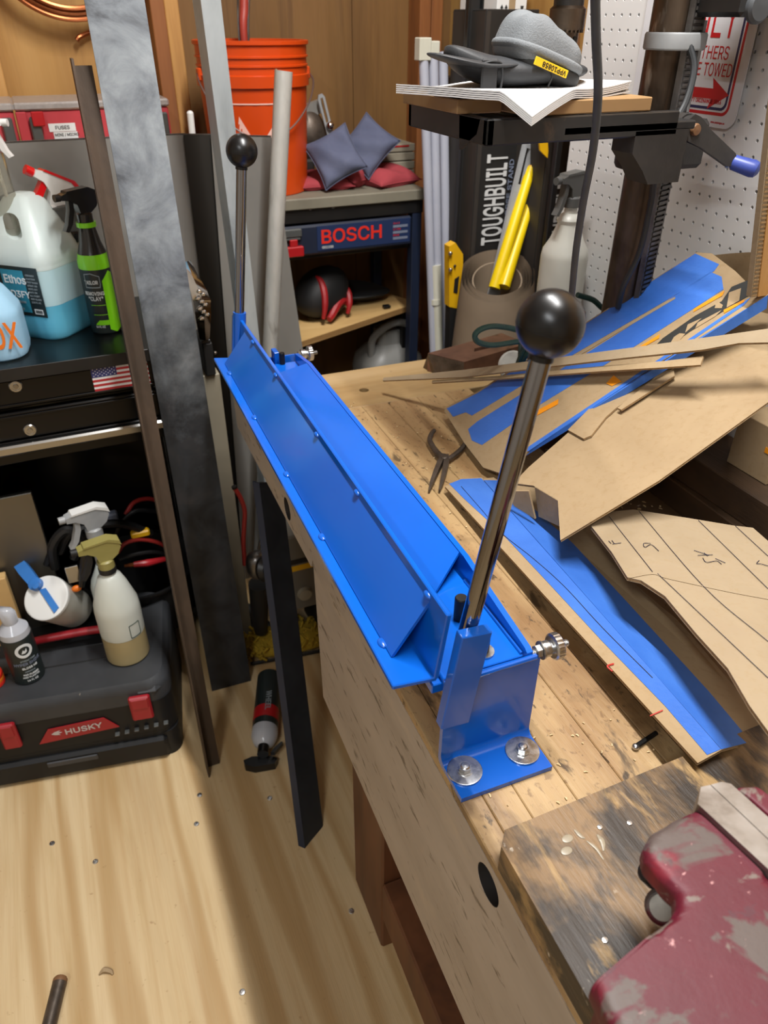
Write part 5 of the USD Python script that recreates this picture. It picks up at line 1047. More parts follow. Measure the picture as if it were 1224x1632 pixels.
# chrome band clamp on a black block, olive post
cf = thing('chrome_trim', 'shiny crumpled chrome strip standing on a black block behind the flat bar', 'chrome strip', A(325, 500, 1, 1.72))
gp_ = [A(u, v, 1, 1.72 + dy) for u, v, dy in [(296, 415, .02), (306, 440, .01), (316, 462, 0), (322, 480, 0), (324, 505, 0), (326, 540, .0)]]
part(cf, 'strip', loft([np.array([p + (-w, .0, 0), p + (0, -.012, 0), p + (w, .0, 0), p + (0, .006, 0)]) for p, w in zip(gp_, (.010, .014, .018, .020, .018, .012))], 4), 'chrome', 20)
for i in range(9):
    q = gp_[2] * (1 - i / 8) + gp_[4] * (i / 8) + (.008 * math.sin(i * 2.1), -.011, 0); part(cf, 'crease', ell(q, (.007, .004, .005), 1), 'chrome', False)
bbk = thing('black_block', 'black square block under the chrome strip, left of the brake', 'block', A(330, 600, 1, 1.72))
bl0, bl1 = A(322, 548, 1, 1.72), A(345, 598, 1, 1.72)
part(bbk, 'block', box((bl0[0], 1.72, bl1[2]), (bl1[0], 1.80, bl0[2]), .003), 'black_matte'); part(bbk, 'top_plate', box((bl0[0] - .001, 1.719, bl0[2]), (bl1[0] - .004, 1.80, bl0[2] + .008), .001), 'black_steel'); part(bbk, 'screw', ell(A(343, 562, 1, 1.718), (.004, .004, .004), 1), 'chrome')
op = thing('olive_post', 'olive-grey metal post below the black block', 'post', (bl1[0], 1.75, 0))
part(op, 'post', box((bl1[0] - .034, 1.73, 0), (bl1[0] + .010, 1.79, bl1[2] - .001), .002), 'tray_beige'); part(op, 'foot_plate', box((bl1[0] - .05, 1.71, 0.0005), (bl1[0] + .026, 1.81, .012), .002), 'black_steel')
# ---------------------------------------------------------------- black tool cabinet at the left
mk('cab_black', ['#060607', '#09090a'], 4, rough=.22, spec=.3); mk('cab_top', ['#090b0a', '#101211'], 7, rough=.3, spec=.3, over=[('#3b5954', 26, .66, .72, W1, .5), ('#a9b3b1', 40, .71, .75, W1, .5)]); mk('trim_steel', '#a8a8a6', rough=.25, metal=1)
mk('stainless', ['#6d6a63', '#7d7a72'], 2, (1, 1, .3), rough=.36, metal=.9); mk('flag_red', '#a5262c', rough=.4); mk('flag_white', '#d8d6d6', rough=.4); mk('flag_blue', '#2a2f66', rough=.4)
cy = 1.62; cxl, cxr = -.75, .185
cab = thing('tool_cabinet', 'glossy black tool cabinet with two drawers, round locks and an open shelf below', 'tool cabinet', (-.3, 1.8, 0))
part(cab, 'top', box((cxl, cy - .008, .975), (cxr + .004, 2.0, 1.0), .003), 'cab_top')
part(cab, 'top_lip', box((cxl, cy - .0105, .9745), (cxr + .005, cy - .0085, 1.0012), .0005), 'black_steel')
zb1 = A(60, 692, 1, cy)[2]; zm0, zm1 = A(60, 652, 1, cy)[2], A(60, 645, 1, cy)[2]; zp0, zp1 = A(0, 723, 1, cy)[2], A(0, 708, 1, cy)[2]
d1 = part(cab, 'drawer', box((cxl, cy, zm1), (cxr, cy + .02, .972), .003), 'cab_black')
d2 = part(cab, 'drawer', box((cxl, cy, zp1 + .003), (cxr, cy + .02, zm0), .003), 'cab_black')
part(d1, 'drawer_rib', box((cxl, cy - .004, zm1 + .004), (cxr, cy - .0005, zm1 + .010), .001), 'cab_black'); part(d2, 'drawer_rib', box((cxl, cy - .004, zm0 - .012), (cxr, cy - .0005, zm0 - .006), .001), 'cab_black')
for dd, (u, v) in ((d1, (25, 615)), (d2, (48, 685))):
    q = A(u, v, 1, cy); k = part(dd, 'lock', lathe([(0, 0), (.0135, 0), (.0135, .003), (.0115, .005), (.0085, .0052), (.0085, .0035), (0, .0035)], q, (0, -1, 0), 28), 'trim_steel'); part(dd, 'lock_core', lathe([(0, .0036), (.0055, .0036), (.005, .0056), (0, .0056)], q, (0, -1, 0), 18), 'chrome_dark')
zt_ = A(0, 908, 1, cy)[2]
part(cab, 'pull_bar', box((cxl, cy - .022, zp0), (cxr + .012, cy - .002, zp1), .004), 'trim_steel')
part(cab, 'rail', box((cxl, cy, zp0 - .03), (cxr, cy + .02, zp1), .002), 'cab_black')
part(cab, 'side_panel', box((cxr - .004, cy + .021, 0.0), (cxr, 2.0, .974)), 'cab_black'); part(cab, 'back_panel', box((cxl, 1.985, 0), (cxr - .005, 2.0, .974)), 'cab_black'); part(cab, 'shelf', box((cxl, cy + .17, .10), (cxr - .005, 1.984, .12)), 'cab_black')
# stainless panel door at the far left under the drawers
q0_, q1_ = A(0, 745, 1, 1.70), A(62, 900, 1, 1.70)
q0_ = q0_
sd_ = thing('stainless_panel', 'brushed stainless steel door panel under the cabinet at the left edge', 'panel', (-.35, 1.72, .12))
part(sd_, 'panel', box((-.7, 1.70, .1205), (A(70, 850, 1, 1.70)[0], 1.715, .66), .002), 'stainless'); part(sd_, 'handle_rail', box((-.7, 1.688, .185), (A(38, 940, 1, 1.69)[0], 1.699, .20), .002), 'trim_steel')
# flag sticker
f0 = A(141, 577, 1, cy - .001); FW, FH = .118, .068
fs = thing('flag_sticker', 'stars and stripes flag sticker on the upper black drawer', 'sticker', f0)
part(fs, 'base', box(f0 + (0, -.0008, -FH), f0 + (FW, .0008, 0)), 'flag_white')
for i in range(13):
    if i % 2 == 0: part(fs, 'red_stripe', box(f0 + ((.0 if i > 6 else .052), -.0012, -FH * (i + 1) / 13), f0 + (FW, -.0008, -FH * i / 13)), 'flag_red', False)
ca = part(fs, 'canton', box(f0 + (0, -.0014, -FH * 7 / 13), f0 + (.052, -.0007, 0)), 'flag_blue')
stars = []
for r in range(9):
    for c_ in range(6 if r % 2 == 0 else 5):
        x_ = .0043 * (2 * c_ + (1 if r % 2 == 0 else 2)) ; z_ = -FH * 7 / 13 * (r + 1) / 10
        stars.append(prism([(.0017 * (1 if k % 2 == 0 else .42) * math.sin(k * math.pi / 5), .0017 * (1 if k % 2 == 0 else .42) * math.cos(k * math.pi / 5)) for k in range(10)], f0 + (x_, -.0014, z_), (1, 0, 0), (0, 0, 1), .0003))
part(ca, 'stars', join(*stars), 'flag_white', False)
# ---------------------------------------------------------------- bottles on the cabinet
CT = 1.0006
def face_text(par, s, o, x, h, m, bold=False, sx_=1.0): return part(par, 'lettering', text(s, o, x, (0, 0, 1), h, .0006, bold, sx_), m)
jr = math.radians(-40)
# gallon jug: rounded square turned with a corner to the room
jc = A(83, 545, 2, 1.0) + (.0, .075, 0); jc = np.array([jc[0] + .012, jc[1] + .02, CT])
Rj = rot((0, 0, 1), -42); JW = .150
jug = thing('gallon_jug', 'big milky plastic jug of blue liquid with a black label', 'jug', jc)
def jsec(k, z, off=(0, 0), w=JW, d=JW): return (np.c_[rrect(w * k, d * k, .034 * k), np.zeros(32)] + (off[0], off[1], 0)) @ Rj.T + jc + (0, 0, z)
part(jug, 'liquid', loft([jsec(.93, 0), jsec(.985, .006), jsec(1.0, .02), jsec(1.0, .042), jsec(.985, .046), jsec(.985, .075)], 32), 'liquid_blue')
part(jug, 'stained_wall', loft([jsec(.985, .0755), jsec(.985, .150)], 32), 'milky_blue')
upper = loft([jsec(.985, .1505), jsec(.985, .155), jsec(.965, .160), jsec(.975, .166), jsec(.93, .185), jsec(.80, .215, (-.004, .004)), jsec(.62, .248, (-.012, .012)), jsec(.50, .268, (-.020, .020)), jsec(.40, .280, (-.024, .024)), jsec(.22, .286, (-.026, .026))], 32)



camdir = np.array([jc[0], jc[1], 0]); camdir /= np.linalg.norm(camdir); sdir = np.array([camdir[1], -camdir[0], 0])
hcut = prism([(a, b) for a, b in rrect(.030, .046, .013)], jc - camdir * .15 + sdir * -.034 + (0, 0, .232), sdir, (0, 0, 1), -.33)
part(jug, 'body', cut(upper, hcut), 'milky', 30)
part(jug, 'cap', lathe([(0, .0), (.019, 0), (.019, .016), (.017, .018), (0, .018)], jc + Rj @ np.array([-.056, .02, .262]), Rj @ np.array([-.5, .0, .86]), 24), 'black_plastic')
fx = Rj[:, 0]; fy = -Rj[:, 1]      # left visible face: normal along -y of the jug's frame turned
nL = Rj @ np.array([0, -1., 0]); xL = Rj @ np.array([1., 0, 0])   # face to the left of the near corner; reads along xL
def jlab(x0, x1, z0, z1, lift, m, nm): 
    o = jc + nL * (JW * .4925 + lift)
    return part(jug, nm, prism([(x0, z0), (x1, z0), (x1, z1), (x0, z1)], o, xL, (0, 0, 1), .0006), m)
jlab(-.052, .056, .052, .158, .0, 'label_black', 'label'); jlab(-.040, .018, .060, .150, .0008, 'label_teal', 'label_art')
def jt(s, x, z, h, m, bold=False, sx_=1.0): return part(jug, 'lettering', text(s, jc + nL * (JW * .4925 + .0016) + xL * x + np.array([0, 0, z]), xL, (0, 0, 1), h, .0005, bold, sx_), m)
jt('Ethos', -.036, .122, .017, 'text_white', True, .95); jt('D3FY', -.026, .092, .014, 'text_white', True, 1.0)
for i in range(9): jt(('CERAMIC', 'COATING', 'PREP WASH', 'SPRAY ON', 'WIPE OFF', 'SAFE ON', 'ALL PAINT', 'AND GLASS', '128 FL OZ')[i], .024, .140 - .0072 * i, .0036, 'text_grey', True, 1.0)
for i in range(3): jt(('WATERLESS', 'SHINE', 'PROTECT')[i], -.028, .080 - .008 * i, .0045, 'text_grey', True, 1.0)
jlab(.026, .048, .058, .069, .0008, 'text_white', 'barcode_panel')
for i in range(9): jlab(.029 + .002 * i, .0300 + .002 * i, .0605, .067, .0014, 'label_black', 'barcode_bar')
# blue gallon bottle at the left edge
hc_ = A(8, 572, 2, 1.0); hc_ = np.array([hc_[0] - .022, hc_[1] + .045, CT])
hd2 = thing('blue_gallon_bottle', 'pale blue gallon bottle with orange lettering at the left edge', 'bottle', hc_)
Rh2 = rot((0, 0, 1), -8)
def hsec(k, z, off=0): return (np.c_[rrect(.150 * k, .13 * k, .045 * k), np.zeros(32)] + (off, 0, 0)) @ Rh2.T + hc_ + (0, 0, z)
part(hd2, 'body', loft([hsec(.90, 0), hsec(.97, .004), hsec(1, .015), hsec(1, .085), hsec(.97, .10), hsec(.82, .135, -.01), hsec(.58, .165, -.025), hsec(.36, .19, -.035), hsec(.26, .20, -.04), hsec(.26, .215, -.04)], 32), 'hdx_blue')
part(hd2, 'cap', lathe([(0, 0), (.022, 0), (.022, .02), (0, .021)], hc_ + (-.04, 0, .2155), n=24), 'white_plastic')
tn = Rh2 @ np.array([0, -1., 0]); tx_ = Rh2 @ np.array([1., 0, 0])
part(hd2, 'lettering', text('HDX', hc_ + tn * .0652 + tx_ * -.013 + (0, 0, .030), tx_, (0, 0, 1), .052, .0008, True, .56), 'hdx_orange')
# bottle with red and white trigger behind the jug
def round_bottle(t, c, prof, m, n=36): return part(t, 'body', lathe(prof, c, n=n), m)
s1c = A(100, 420, 1, 1.88) * (1, 1, 0) + (.01, .0, CT)
r1 = thing('red_trigger_bottle', 'white spray bottle with red-topped trigger, behind the milky jug', 'spray bottle', s1c)
zz1 = A(90, 335, 1, s1c[1])[2] - CT
round_bottle(r1, s1c, [(0, 0), (.038, 0), (.041, .006), (.041, zz1 * .55), (.030, zz1 * .72), (.019, zz1 * .84), (.017, zz1 - .012), (0, zz1 - .012)], 'trig_white')
trig(r1, s1c + (0, 0, zz1 + .008), 200, 'trig_white', 'trig_red', 'trig_white', 1.35, 'trig_red', -30)
s2c = A(5, 300, 1, 1.86) * (1, 1, 0) + (.0, .0, CT)
r2 = thing('clear_spray_bottle', 'clear spray bottle with red and white trigger at the left edge', 'spray bottle', s2c)
zz2 = A(5, 232, 1, s2c[1])[2] - CT
round_bottle(r2, s2c, [(0, 0), (.040, 0), (.044, .006), (.044, zz2 * .45), (.034, zz2 * .62), (.020, zz2 * .78), (.0175, zz2 - .012), (0, zz2 - .012)], 'clear_plastic')
part(r2, 'dip_tube', tube([s2c + (0, 0, zz2), s2c + (.004, 0, zz2 * .6), s2c + (.012, 0, .02)], .003, 8, 6), 'hdpe'); part(r2, 'liquid', lathe([(0, .004), (.036, .004), (.0395, .008), (.0395, zz2 * .38), (0, zz2 * .38)], s2c, n=30), 'liquid_amber')
trig(r2, s2c + (-.012, 0, zz2 + .010), -20, 'trig_white', 'trig_white', 'trig_red', .95, 'trig_red')
s3c = A(2, 312, 1, 1.92) * (1, 1, 0) + (-.035, .0, CT)
r3 = thing('amber_bottle', 'bottle of yellowish liquid with a black cap at the left edge, behind the jug', 'bottle', s3c)
zz3 = A(6, 300, 1, 1.92)[2] - CT
round_bottle(r3, s3c, [(0, 0), (.036, 0), (.039, .005), (.039, zz3 * .7), (.03, zz3 * .85), (.02, zz3 * .93), (.02, zz3 * .97), (0, zz3 * .97)], 'liquid_amber'); part(r3, 'cap', lathe([(0, 0), (.026, 0), (.026, .024), (.024, .026), (0, .026)], s3c + (.01, 0, zz3 * .95), n=24), 'black_plastic')
# green and black spray bottle
s4c = A(168, 535, 2, 1.0) + (.01, .036, 0); s4c = np.array([s4c[0], s4c[1], CT])
r4 = thing('green_black_spray_bottle', 'bright green and black spray bottle right of the milky jug', 'spray bottle', s4c)
H4 = A(150, 350, 1, s4c[1])[2] - CT; r_ = .0345
part(r4, 'body', lathe([(0, 0), (r_ - .003, 0), (r_, .004), (r_, H4 * .60), (0, H4 * .60)], s4c, n=40), 'label_black')
part(r4, 'shoulder', lathe([(r_, H4 * .60), (r_ + .0005, H4 * .61), (r_, H4 * .66), (r_ * .90, H4 * .725), (0, H4 * .725)], s4c, n=40), 'lime')
part(r4, 'neck', lathe([(r_ * .88, H4 * .7255), (r_ * .66, H4 * .82), (r_ * .52, H4 * .93), (.0165, H4 * .95), (0, H4 * .95)], s4c, n=36), 'trig_black')
part(r4, 'neck_ring', lathe([(.0, H4 * .95), (.0205, H4 * .95), (.0205, H4 * .99), (0, H4 * .99)], s4c, n=30), 'lime')
trig(r4, s4c + (0, 0, H4 + .016), 205, 'trig_black', 'trig_black', 'trig_black', 1.0)
tow4 = math.atan2(-s4c[0], s4c[1])
def cyl_text(par, s, c, r, tow, z, h, m, bold=False, sx_=1.0, dx=0):
    t = meshkit.text_mesh(s, h, .0006, bold); v = np.asarray(t.vertices).copy(); v[:, 0] = (v[:, 0] - v[:, 0].mean()) * sx_ + dx; v[:, 1] += z; t.vertices = v
    return part(par, 'lettering', on_cyl(t, c, r, tow), m, False)
part(r4, 'side_panel', on_cyl(flat([(.006, .012), (.020, .004), (.034, .012), (.034, H4 * .56), (.026, H4 * .58), (.008, H4 * .50)], .0007), s4c, r_, tow4), 'lime')
part(r4, 'badge_frame', on_cyl(flat([(-.030, H4 * .44), (.002, H4 * .44), (.004, H4 * .47), (.004, H4 * .545), (-.014, H4 * .575), (-.030, H4 * .565)], .0007, [[(-.028, H4 * .45), (.001, H4 * .45), (.0025, H4 * .475), (.0025, H4 * .54), (-.014, H4 * .567), (-.028, H4 * .557)]]), s4c, r_, tow4), 'text_grey')
for s_, z, h in (('TAILOR', .475, .0075), ('REMOVING', .375, .0075), ('"CLAY"', .325, .0085), ('16 FL OZ', .07, .0045)): cyl_text(r4, s_, s4c, r_, tow4, H4 * z, h, 'text_white', True, .8, -.013)
part(r4, 'rule_line', on_cyl(flat([(-.026, H4 * .28), (.006, H4 * .28), (.006, H4 * .284), (-.026, H4 * .284)]), s4c, r_, tow4), 'lime'); part(r4, 'rule_line', on_cyl(flat([(-.024, H4 * .19), (.006, H4 * .19), (.006, H4 * .194), (-.024, H4 * .194)]), s4c, r_, tow4), 'lime'); part(r4, 'green_patch', on_cyl(flat([(-.020, H4 * .095), (.006, H4 * .095), (.006, H4 * .14), (-.014, H4 * .14), (-.024, H4 * .10)]), s4c, r_, tow4), 'lime')
s5c = A(138, 470, 1, s4c[1] + .09) * (1, 1, 0) + (0, 0, CT)
r5 = thing('grey_trigger_bottle', 'small pale bottle with a dark grey trigger, just behind the green bottle', 'spray bottle', s5c)
H5 = A(138, 375, 1, s5c[1])[2] - CT
part(r5, 'body', lathe([(0, 0), (.032, 0), (.034, .005), (.034, H5 * .65), (.024, H5 * .85), (.016, H5 * .95), (0, H5 * .95)], s5c, n=32), 'hdpe'); trig(r5, s5c + (0, 0, H5 + .012), 180, 'trigger_grey', 'trigger_grey', 'trig_black', 1.1)
# ---------------------------------------------------------------- fuse box, copper coil on the back wall
mk('box_red', ['#a8323a', '#b84048'], 5, rough=.5); mk('tread_plate', ['#a9a4a2', '#bdb8b5'], 60, rough=.35, metal=.5, bump=.001, bscale=70); mk('copper', ['#7c4526', '#955632', '#a8653d'], 6, rough=.3, metal=.85)
yF = 2.20
fz0, fz1 = A(70, 228, 1, yF)[2], A(90, 162, 1, yF)[2]
ws = thing('wall_shelf', 'plywood wall shelf behind the steel sheets, carrying the red boxes', 'shelf', (.1, 2.32, fz0 - .03))
part(ws, 'shelf_board', box((-.6, 2.08, fz0 - .05), (.36, BWY - .086, fz0 - .03), .002), 'shelf_ply'); part(ws, 'bracket', box((-.3, 2.12, fz0 - .2), (-.28, BWY - .086, fz0 - .0505), .002), 'black_steel')
def fuse_box(label, xa, xb, lab):
    t = thing('red_parts_box', label, 'parts box', ((xa + xb) / 2, yF + .08, fz0 - .0295)); zb_ = fz0 - .0295
    part(t, 'box_body', box((xa, yF, zb_), (xb, yF + .2, fz1 - .018), .004), 'box_red')
    part(t, 'lid', box((xa - .003, yF - .006, fz1 - .0175), (xb + .003, yF + .203, fz1), .004), 'tread_plate')
    part(t, 'corner_post', box((xa - .002, yF - .008, zb_), (xa + .022, yF - .0005, fz1 - .019), .002), 'box_red')
    hh = part(t, 'handle', join(box((xa + .026, yF - .014, zb_ + .022), (xa + .05, yF - .0005, fz1 - .03), .003), box((xa + .026, yF - .014, zb_ + .012), (xb - .01, yF - .0005, zb_ + .034), .003), box((xb - .03, yF - .014, zb_ + .022), (xb - .006, yF - .0005, fz1 - .03), .003)), 'latch_grey')
    part(t, 'latch', box((xa + .032, yF - .02, fz1 - .05), (xa + .060, yF - .0145, fz1 - .018), .002), 'latch_red')
    if lab:
        o = A(79, 209, 1, yF - .001)
        part(t, 'paper_label', box((o[0], yF - .0012, o[2] - .002), (o[0] + .062, yF - .0003, o[2] + .016)), 'text_white'); part(t, 'lettering', text('FUSES', (o[0] + .014, yF - .0014, o[2] + .003), (1, 0, 0), (0, 0, 1), .0078, .0004, True), 'print_black')
        part(t, 'paper_label', box((o[0] + .008, yF - .0012, o[2] - .018), (o[0] + .064, yF - .0003, o[2] - .003)), 'text_white'); part(t, 'lettering', text('MINI / MICRO', (o[0] + .010, yF - .0014, o[2] - .012), (1, 0, 0), (0, 0, 1), .006, .0004, True), 'print_black')
xf0, xf1 = A(30, 200, 1, yF)[0], A(272, 200, 1, yF)[0]
fuse_box('red parts box labelled for fuses, with tread-plate lid', xf0, xf1, True)
fuse_box('second red parts box, cut off by the left edge', xf0 - .36, xf0 - .006, False)
cc = A(95, -100, 1, BWY - .05); Rc = abs(A(95, 22, 1, BWY - .05)[2] - cc[2])
cco = thing('copper_coil', 'coil of copper tubing hanging on the back wall at the upper left', 'copper coil', cc)
pts = []
for k in range(4):
    for a in np.linspace(0, 2 * math.pi, 28, endpoint=False):
        pts.append(cc + np.array([(Rc + .010 * (k % 3) - .012) * 1.12 * math.sin(a + 2.6), -.014 - .009 * (k % 2) - .004 * k, (Rc + .012 * (k % 3) - .012) * math.cos(a + 2.6)]))
part(cco, 'tube_coil', tube(pts, .0062, 8, 3), 'copper'); part(cco, 'tube_end', tube([A(122, 64, 1, BWY - .03), A(128, 58, 1, BWY - .028), A(150, 48, 1, BWY - .02), A(200, 20, 1, BWY - .02)], .0062, 10, 5), 'copper')
part(cco, 'hook', tube([cc + (0, .018, Rc + .02), cc + (0, -.03, Rc + .012), cc + (0, -.045, Rc + .03)], .004, 8, 5), 'worn_steel')
# ---------------------------------------------------------------- toolbox on the floor
mk('box_grey', ['#2a2c2f', '#323437', '#393b3f'], 6, rough=.55, bump=.0004, bscale=160, over=[('#8a8478', 60, .72, .75, W1, .6)]); mk('box_black', ['#121315', '#18191b'], 6, rough=.5, spec=.3); mk('husky_red', ['#8f1620', '#a01c27'], 8, rough=.4); mk('text_silver', '#b9b2b0', rough=.45)
hk0 = A(292, 1198, 2, 0); hk1 = A(0, 1252, 2, 0); hx = (hk0 - hk1); hx /= np.linalg.norm(hx); hy = np.array([-hx[1], hx[0], 0])
Rb = np.column_stack([hx, hy, [0, 0, 1]]); HW, HD, HH = .56, .37, .262
hbx = thing('black_toolbox', 'black toolbox with red latches, red handle and silver brand lettering on the floor', 'toolbox', hk0 - hx * HW, R=Rb)
def hb3(lo, hi, r=.004): return box(lo, hi, r)
part(hbx, 'base', prism(rrect(HW, HD, .035), (HW / 2, HD / 2, .0), (1, 0, 0), (0, 1, 0), .085), 'box_black'); part(hbx, 'drawer_front', hb3((.02, -.012, .006), (HW - .03, .01, .078), .008), 'box_black')
part(hbx, 'drawer_pull', hb3((.24, -.016, .048), (.36, -.011, .066), .004), 'box_grey'); part(hbx, 'tray', prism(rrect(HW, HD, .045), (HW / 2, HD / 2, .0855), (1, 0, 0), (0, 1, 0), .010), 'box_black')
part(hbx, 'case_body', prism(rrect(HW, HD, .045), (HW / 2, HD / 2, .096), (1, 0, 0), (0, 1, 0), .105), 'box_black')
lidm = loft([np.c_[rrect(HW * k, HD * k2, .05), np.full(32, z)] + (HW / 2, HD / 2, 0) for z, k, k2 in ((.2015, 1.0, 1.0), (.236, 1.0, 1.0), (.250, .985, .98), (HH, .95, .93))], 32)
part(hbx, 'lid', lidm, 'box_grey', 25)
well = part(hbx, 'lid_recess', hb3((.13, .17, HH - .003), (.43, .30, HH + .0015), .001), 'box_black')
for i, (x0q, y0q, x1q, y1q) in enumerate(((.10, .11, .43, .115), (.10, .33, .44, .335), (.43, .11, .52, .05), (.44, .335, .53, .345), (.43, .11, .44, .20))):
    part(hbx, 'lid_seam', tube([(x0q, y0q, HH + .0003), (x1q, y1q, HH + .0003 - (.01 if x1q > .5 else 0))], .0022, 6, 0), 'black_matte')
part(hbx, 'lid_corner', hb3((HW - .085, -.002, .222), (HW - .02, .05, .249), .012), 'box_grey')
def hpx(u, v, yy_):
    d = ray(u, v); o = hbx.base; n_ = hy; p = CC + d * (((o + hy * yy_ - CC) @ n_) / (d @ n_)); return Rb.T @ (p - o)
for (u0, v0, u1, v1) in ((203, 1116, 246, 1145), (-8, 1160, 36, 1192)):
    p_, q_ = hpx(u0, v0, -.014), hpx(u1, v1, -.014)
    lt = part(hbx, 'latch', hb3((p_[0], -.014, q_[2]), (q_[0], .0, p_[2]), .004), 'husky_red'); part(lt, 'latch_rib', hb3((p_[0] + .006, -.0165, (p_[2] + q_[2]) / 2 + .004), (q_[0] - .006, -.0135, p_[2] - .004), .001), 'husky_red')
p_ = hpx(128, 1167, -.002)
Lg_ = [hpx(u, v, -.003) for u, v in [(63, 1186), (76, 1163), (165, 1144), (190, 1158)]]
lg = part(hbx, 'logo_plate', prism([(q[0], q[2]) for q in Lg_], (0, -.0015, 0), (1, 0, 0), (0, 0, 1), .0025), 'husky_red')
q0h = hpx(104, 1171, -.005)
part(hbx, 'lettering', text('HUSKY', (q0h[0], -.0048, q0h[2]), (1, 0, .05), (0, 0, 1), .0165, .0006, True, 1.12), 'text_silver')
part(hbx, 'logo_mark', prism([(-.012, 0), (-.004, .006), (.010, .009), (.004, .004), (.013, .002), (.003, -.002), (.008, -.006), (-.004, -.004)], (q0h[0] - .018, -.0042, q0h[2] + .008), (1, 0, 0), (0, 0, 1), .0006), 'text_silver')
for i in range(6):
    q = hpx(187 + i * 15.5, 1173 - i * 3.7, -.0125); part(hbx, 'vent_slot', hb3((q[0] - .0055, -.0128, q[2] - .002), (q[0] + .0055, -.0005, q[2] + .002), .0008), 'latch_grey')
h0, h1q = Rb.T @ (A(48, 1023, 2, .30) - hbx.base), Rb.T @ (A(165, 1002, 2, .30) - hbx.base)
hdl = part(hbx, 'carry_handle', tube([h0 + (-.01, .0, -.035), h0 + (-.002, 0, -.01), h0 + (.015, 0, 0), (h0 + h1q) / 2 + (0, 0, .002), h1q + (-.015, 0, 0), h1q + (.002, 0, -.01), h1q + (.012, 0, -.035)], .0105, 12, 6), 'husky_red')
# bottles on the toolbox
def on_lid(u, v, z=HH + .0008):
    return A(u, v, 2, z)
w_ = on_lid(205, 1040)
mk('cloudy', ['#bdc2b8', '#c7cbc2', '#cfd2c9'], 3, rough=.35, sss=.25); mk('cloudy_tan', ['#9c8b62', '#a99a72'], 4, rough=.3, sss=.2); mk('olive_yellow', ['#857d44', '#978e55'], 8, rough=.45)
t6 = thing('large_spray_bottle', 'cloudy white spray bottle half full of tan liquid on the toolbox', 'spray bottle', w_)
Rt = rot((0, 1, 0), 0); rr6 = .052; H6 = .27
part(t6, 'liquid', lathe([(0, 0), (rr6 - .004, 0), (rr6, .005), (rr6, .080), (0, .080)], w_, n=44), 'cloudy_tan')
part(t6, 'body', lathe([(rr6, .0805), (rr6 + .0004, .082), (rr6 + .001, .150), (rr6 - .001, .172), (.044, .195), (.037, .220), (.027, .246), (.0175, .254), (.0175, .264), (0, .264)], w_, n=44), 'cloudy')
ot6 = [(a, b) for a, b in rrect(.030, .040, .003)]
part(t6, 'label_outline', on_cyl(flat(ot6, .0006, [[(a * .9, b * .92) for a, b in ot6]]), w_ + (0, 0, .105), rr6 + .001, math.atan2(-w_[0], w_[1]) + .55), 'tape_green' if 'tape_green' in MAT else 'cord_green')
part(t6, 'neck_band', lathe([(0, .261), (.020, .261), (.020, .275), (0, .275)], w_, n=30), 'black_matte')
trig(t6, w_ + (0, 0, .296), 188, 'olive_yellow', 'black_matte', 'olive_yellow', 1.15)
t7c = on_lid(100, 990) + (.0, .02, .0)
t7 = thing('white_spray_bottle', 'white spray bottle with grey trigger, behind the large cloudy one', 'spray bottle', np.array([*A(165, 905, 1, w_[1] + .10)[:2], HH + .001]))
c7 = t7.base
part(t7, 'body', lathe([(0, 0), (.038, 0), (.041, .005), (.041, .15), (.036, .17), (.022, .20), (.016, .215), (0, .215)], c7, n=40), 'milky'); z7 = A(140, 842, 1, c7[1])[2]
part(t7, 'neck', lathe([(0, .2), (.014, .2), (.014, z7 - c7[2] - .01), (0, z7 - c7[2] - .01)], c7, n=24), 'grey_paint')
trig(t7, np.array([c7[0], c7[1], z7]), 190, 'grey_paint', 'grey_paint', 'grey_paint', 1.2, 'trig_white')
# white tub with a blue tool across its lid
tl0 = on_lid(95, 1000); tdir = (A(75, 945, 1, tl0[1] - .02) - (tl0 + (0, .0, .03))); 
tdv = np.array([-.34, -.52, .78]); tdv /= np.linalg.norm(tdv); tc0 = A(69, 951, 1, 1.60) - tdv * .135
tub = thing('white_tub', 'white plastic tub leaning against the red handle of the toolbox', 'tub', tc0)
part(tub, 'body', lathe([(0, -.02), (.046, -.02), (.050, -.014), (.054, .10), (.054, .112), (0, .112)], tc0, tdv, 44), 'hdpe'); part(tub, 'lid', lathe([(0, .1125), (.0555, .1125), (.0565, .115), (.0555, .122), (.051, .1245), (0, .1245)], tc0, tdv, 44), 'white_plastic')
mk('clamp_blue', ['#2e6bb4', '#3b7cc6'], 9, rough=.4)
bt = thing('blue_tool', 'blue plastic wrench-like tool lying across the lid of the white tub', 'plastic tool', tc0 + tdv * .126)
tp0 = tc0 + tdv * .1305
pj = lambda u, v, k=0: AP(u, v, tp0 + tdv * k, tdv)
part(bt, 'handle', sheet([pj(u, v) for u, v in [(15, 893), (30, 883), (50, 908), (62, 925), (45, 932), (30, 915)]], tdv, .012), 'clamp_blue', 30)
part(bt, 'hub', lathe([(0, -.006), (.0165, -.006), (.0165, .006), (.012, .008), (0, .008)], pj(57, 931), tdv, 26), 'clamp_blue'); part(bt, 'hub_cap', lathe([(0, .007), (.009, .007), (.009, .016), (0, .017)], pj(62, 935), tdv, 20), 'clamp_blue')
part(bt, 'blade', sheet([pj(u, v, -.002) for u, v in [(62, 940), (72, 937), (93, 968), (86, 977)]], tdv, .006), 'clamp_blue', 30)
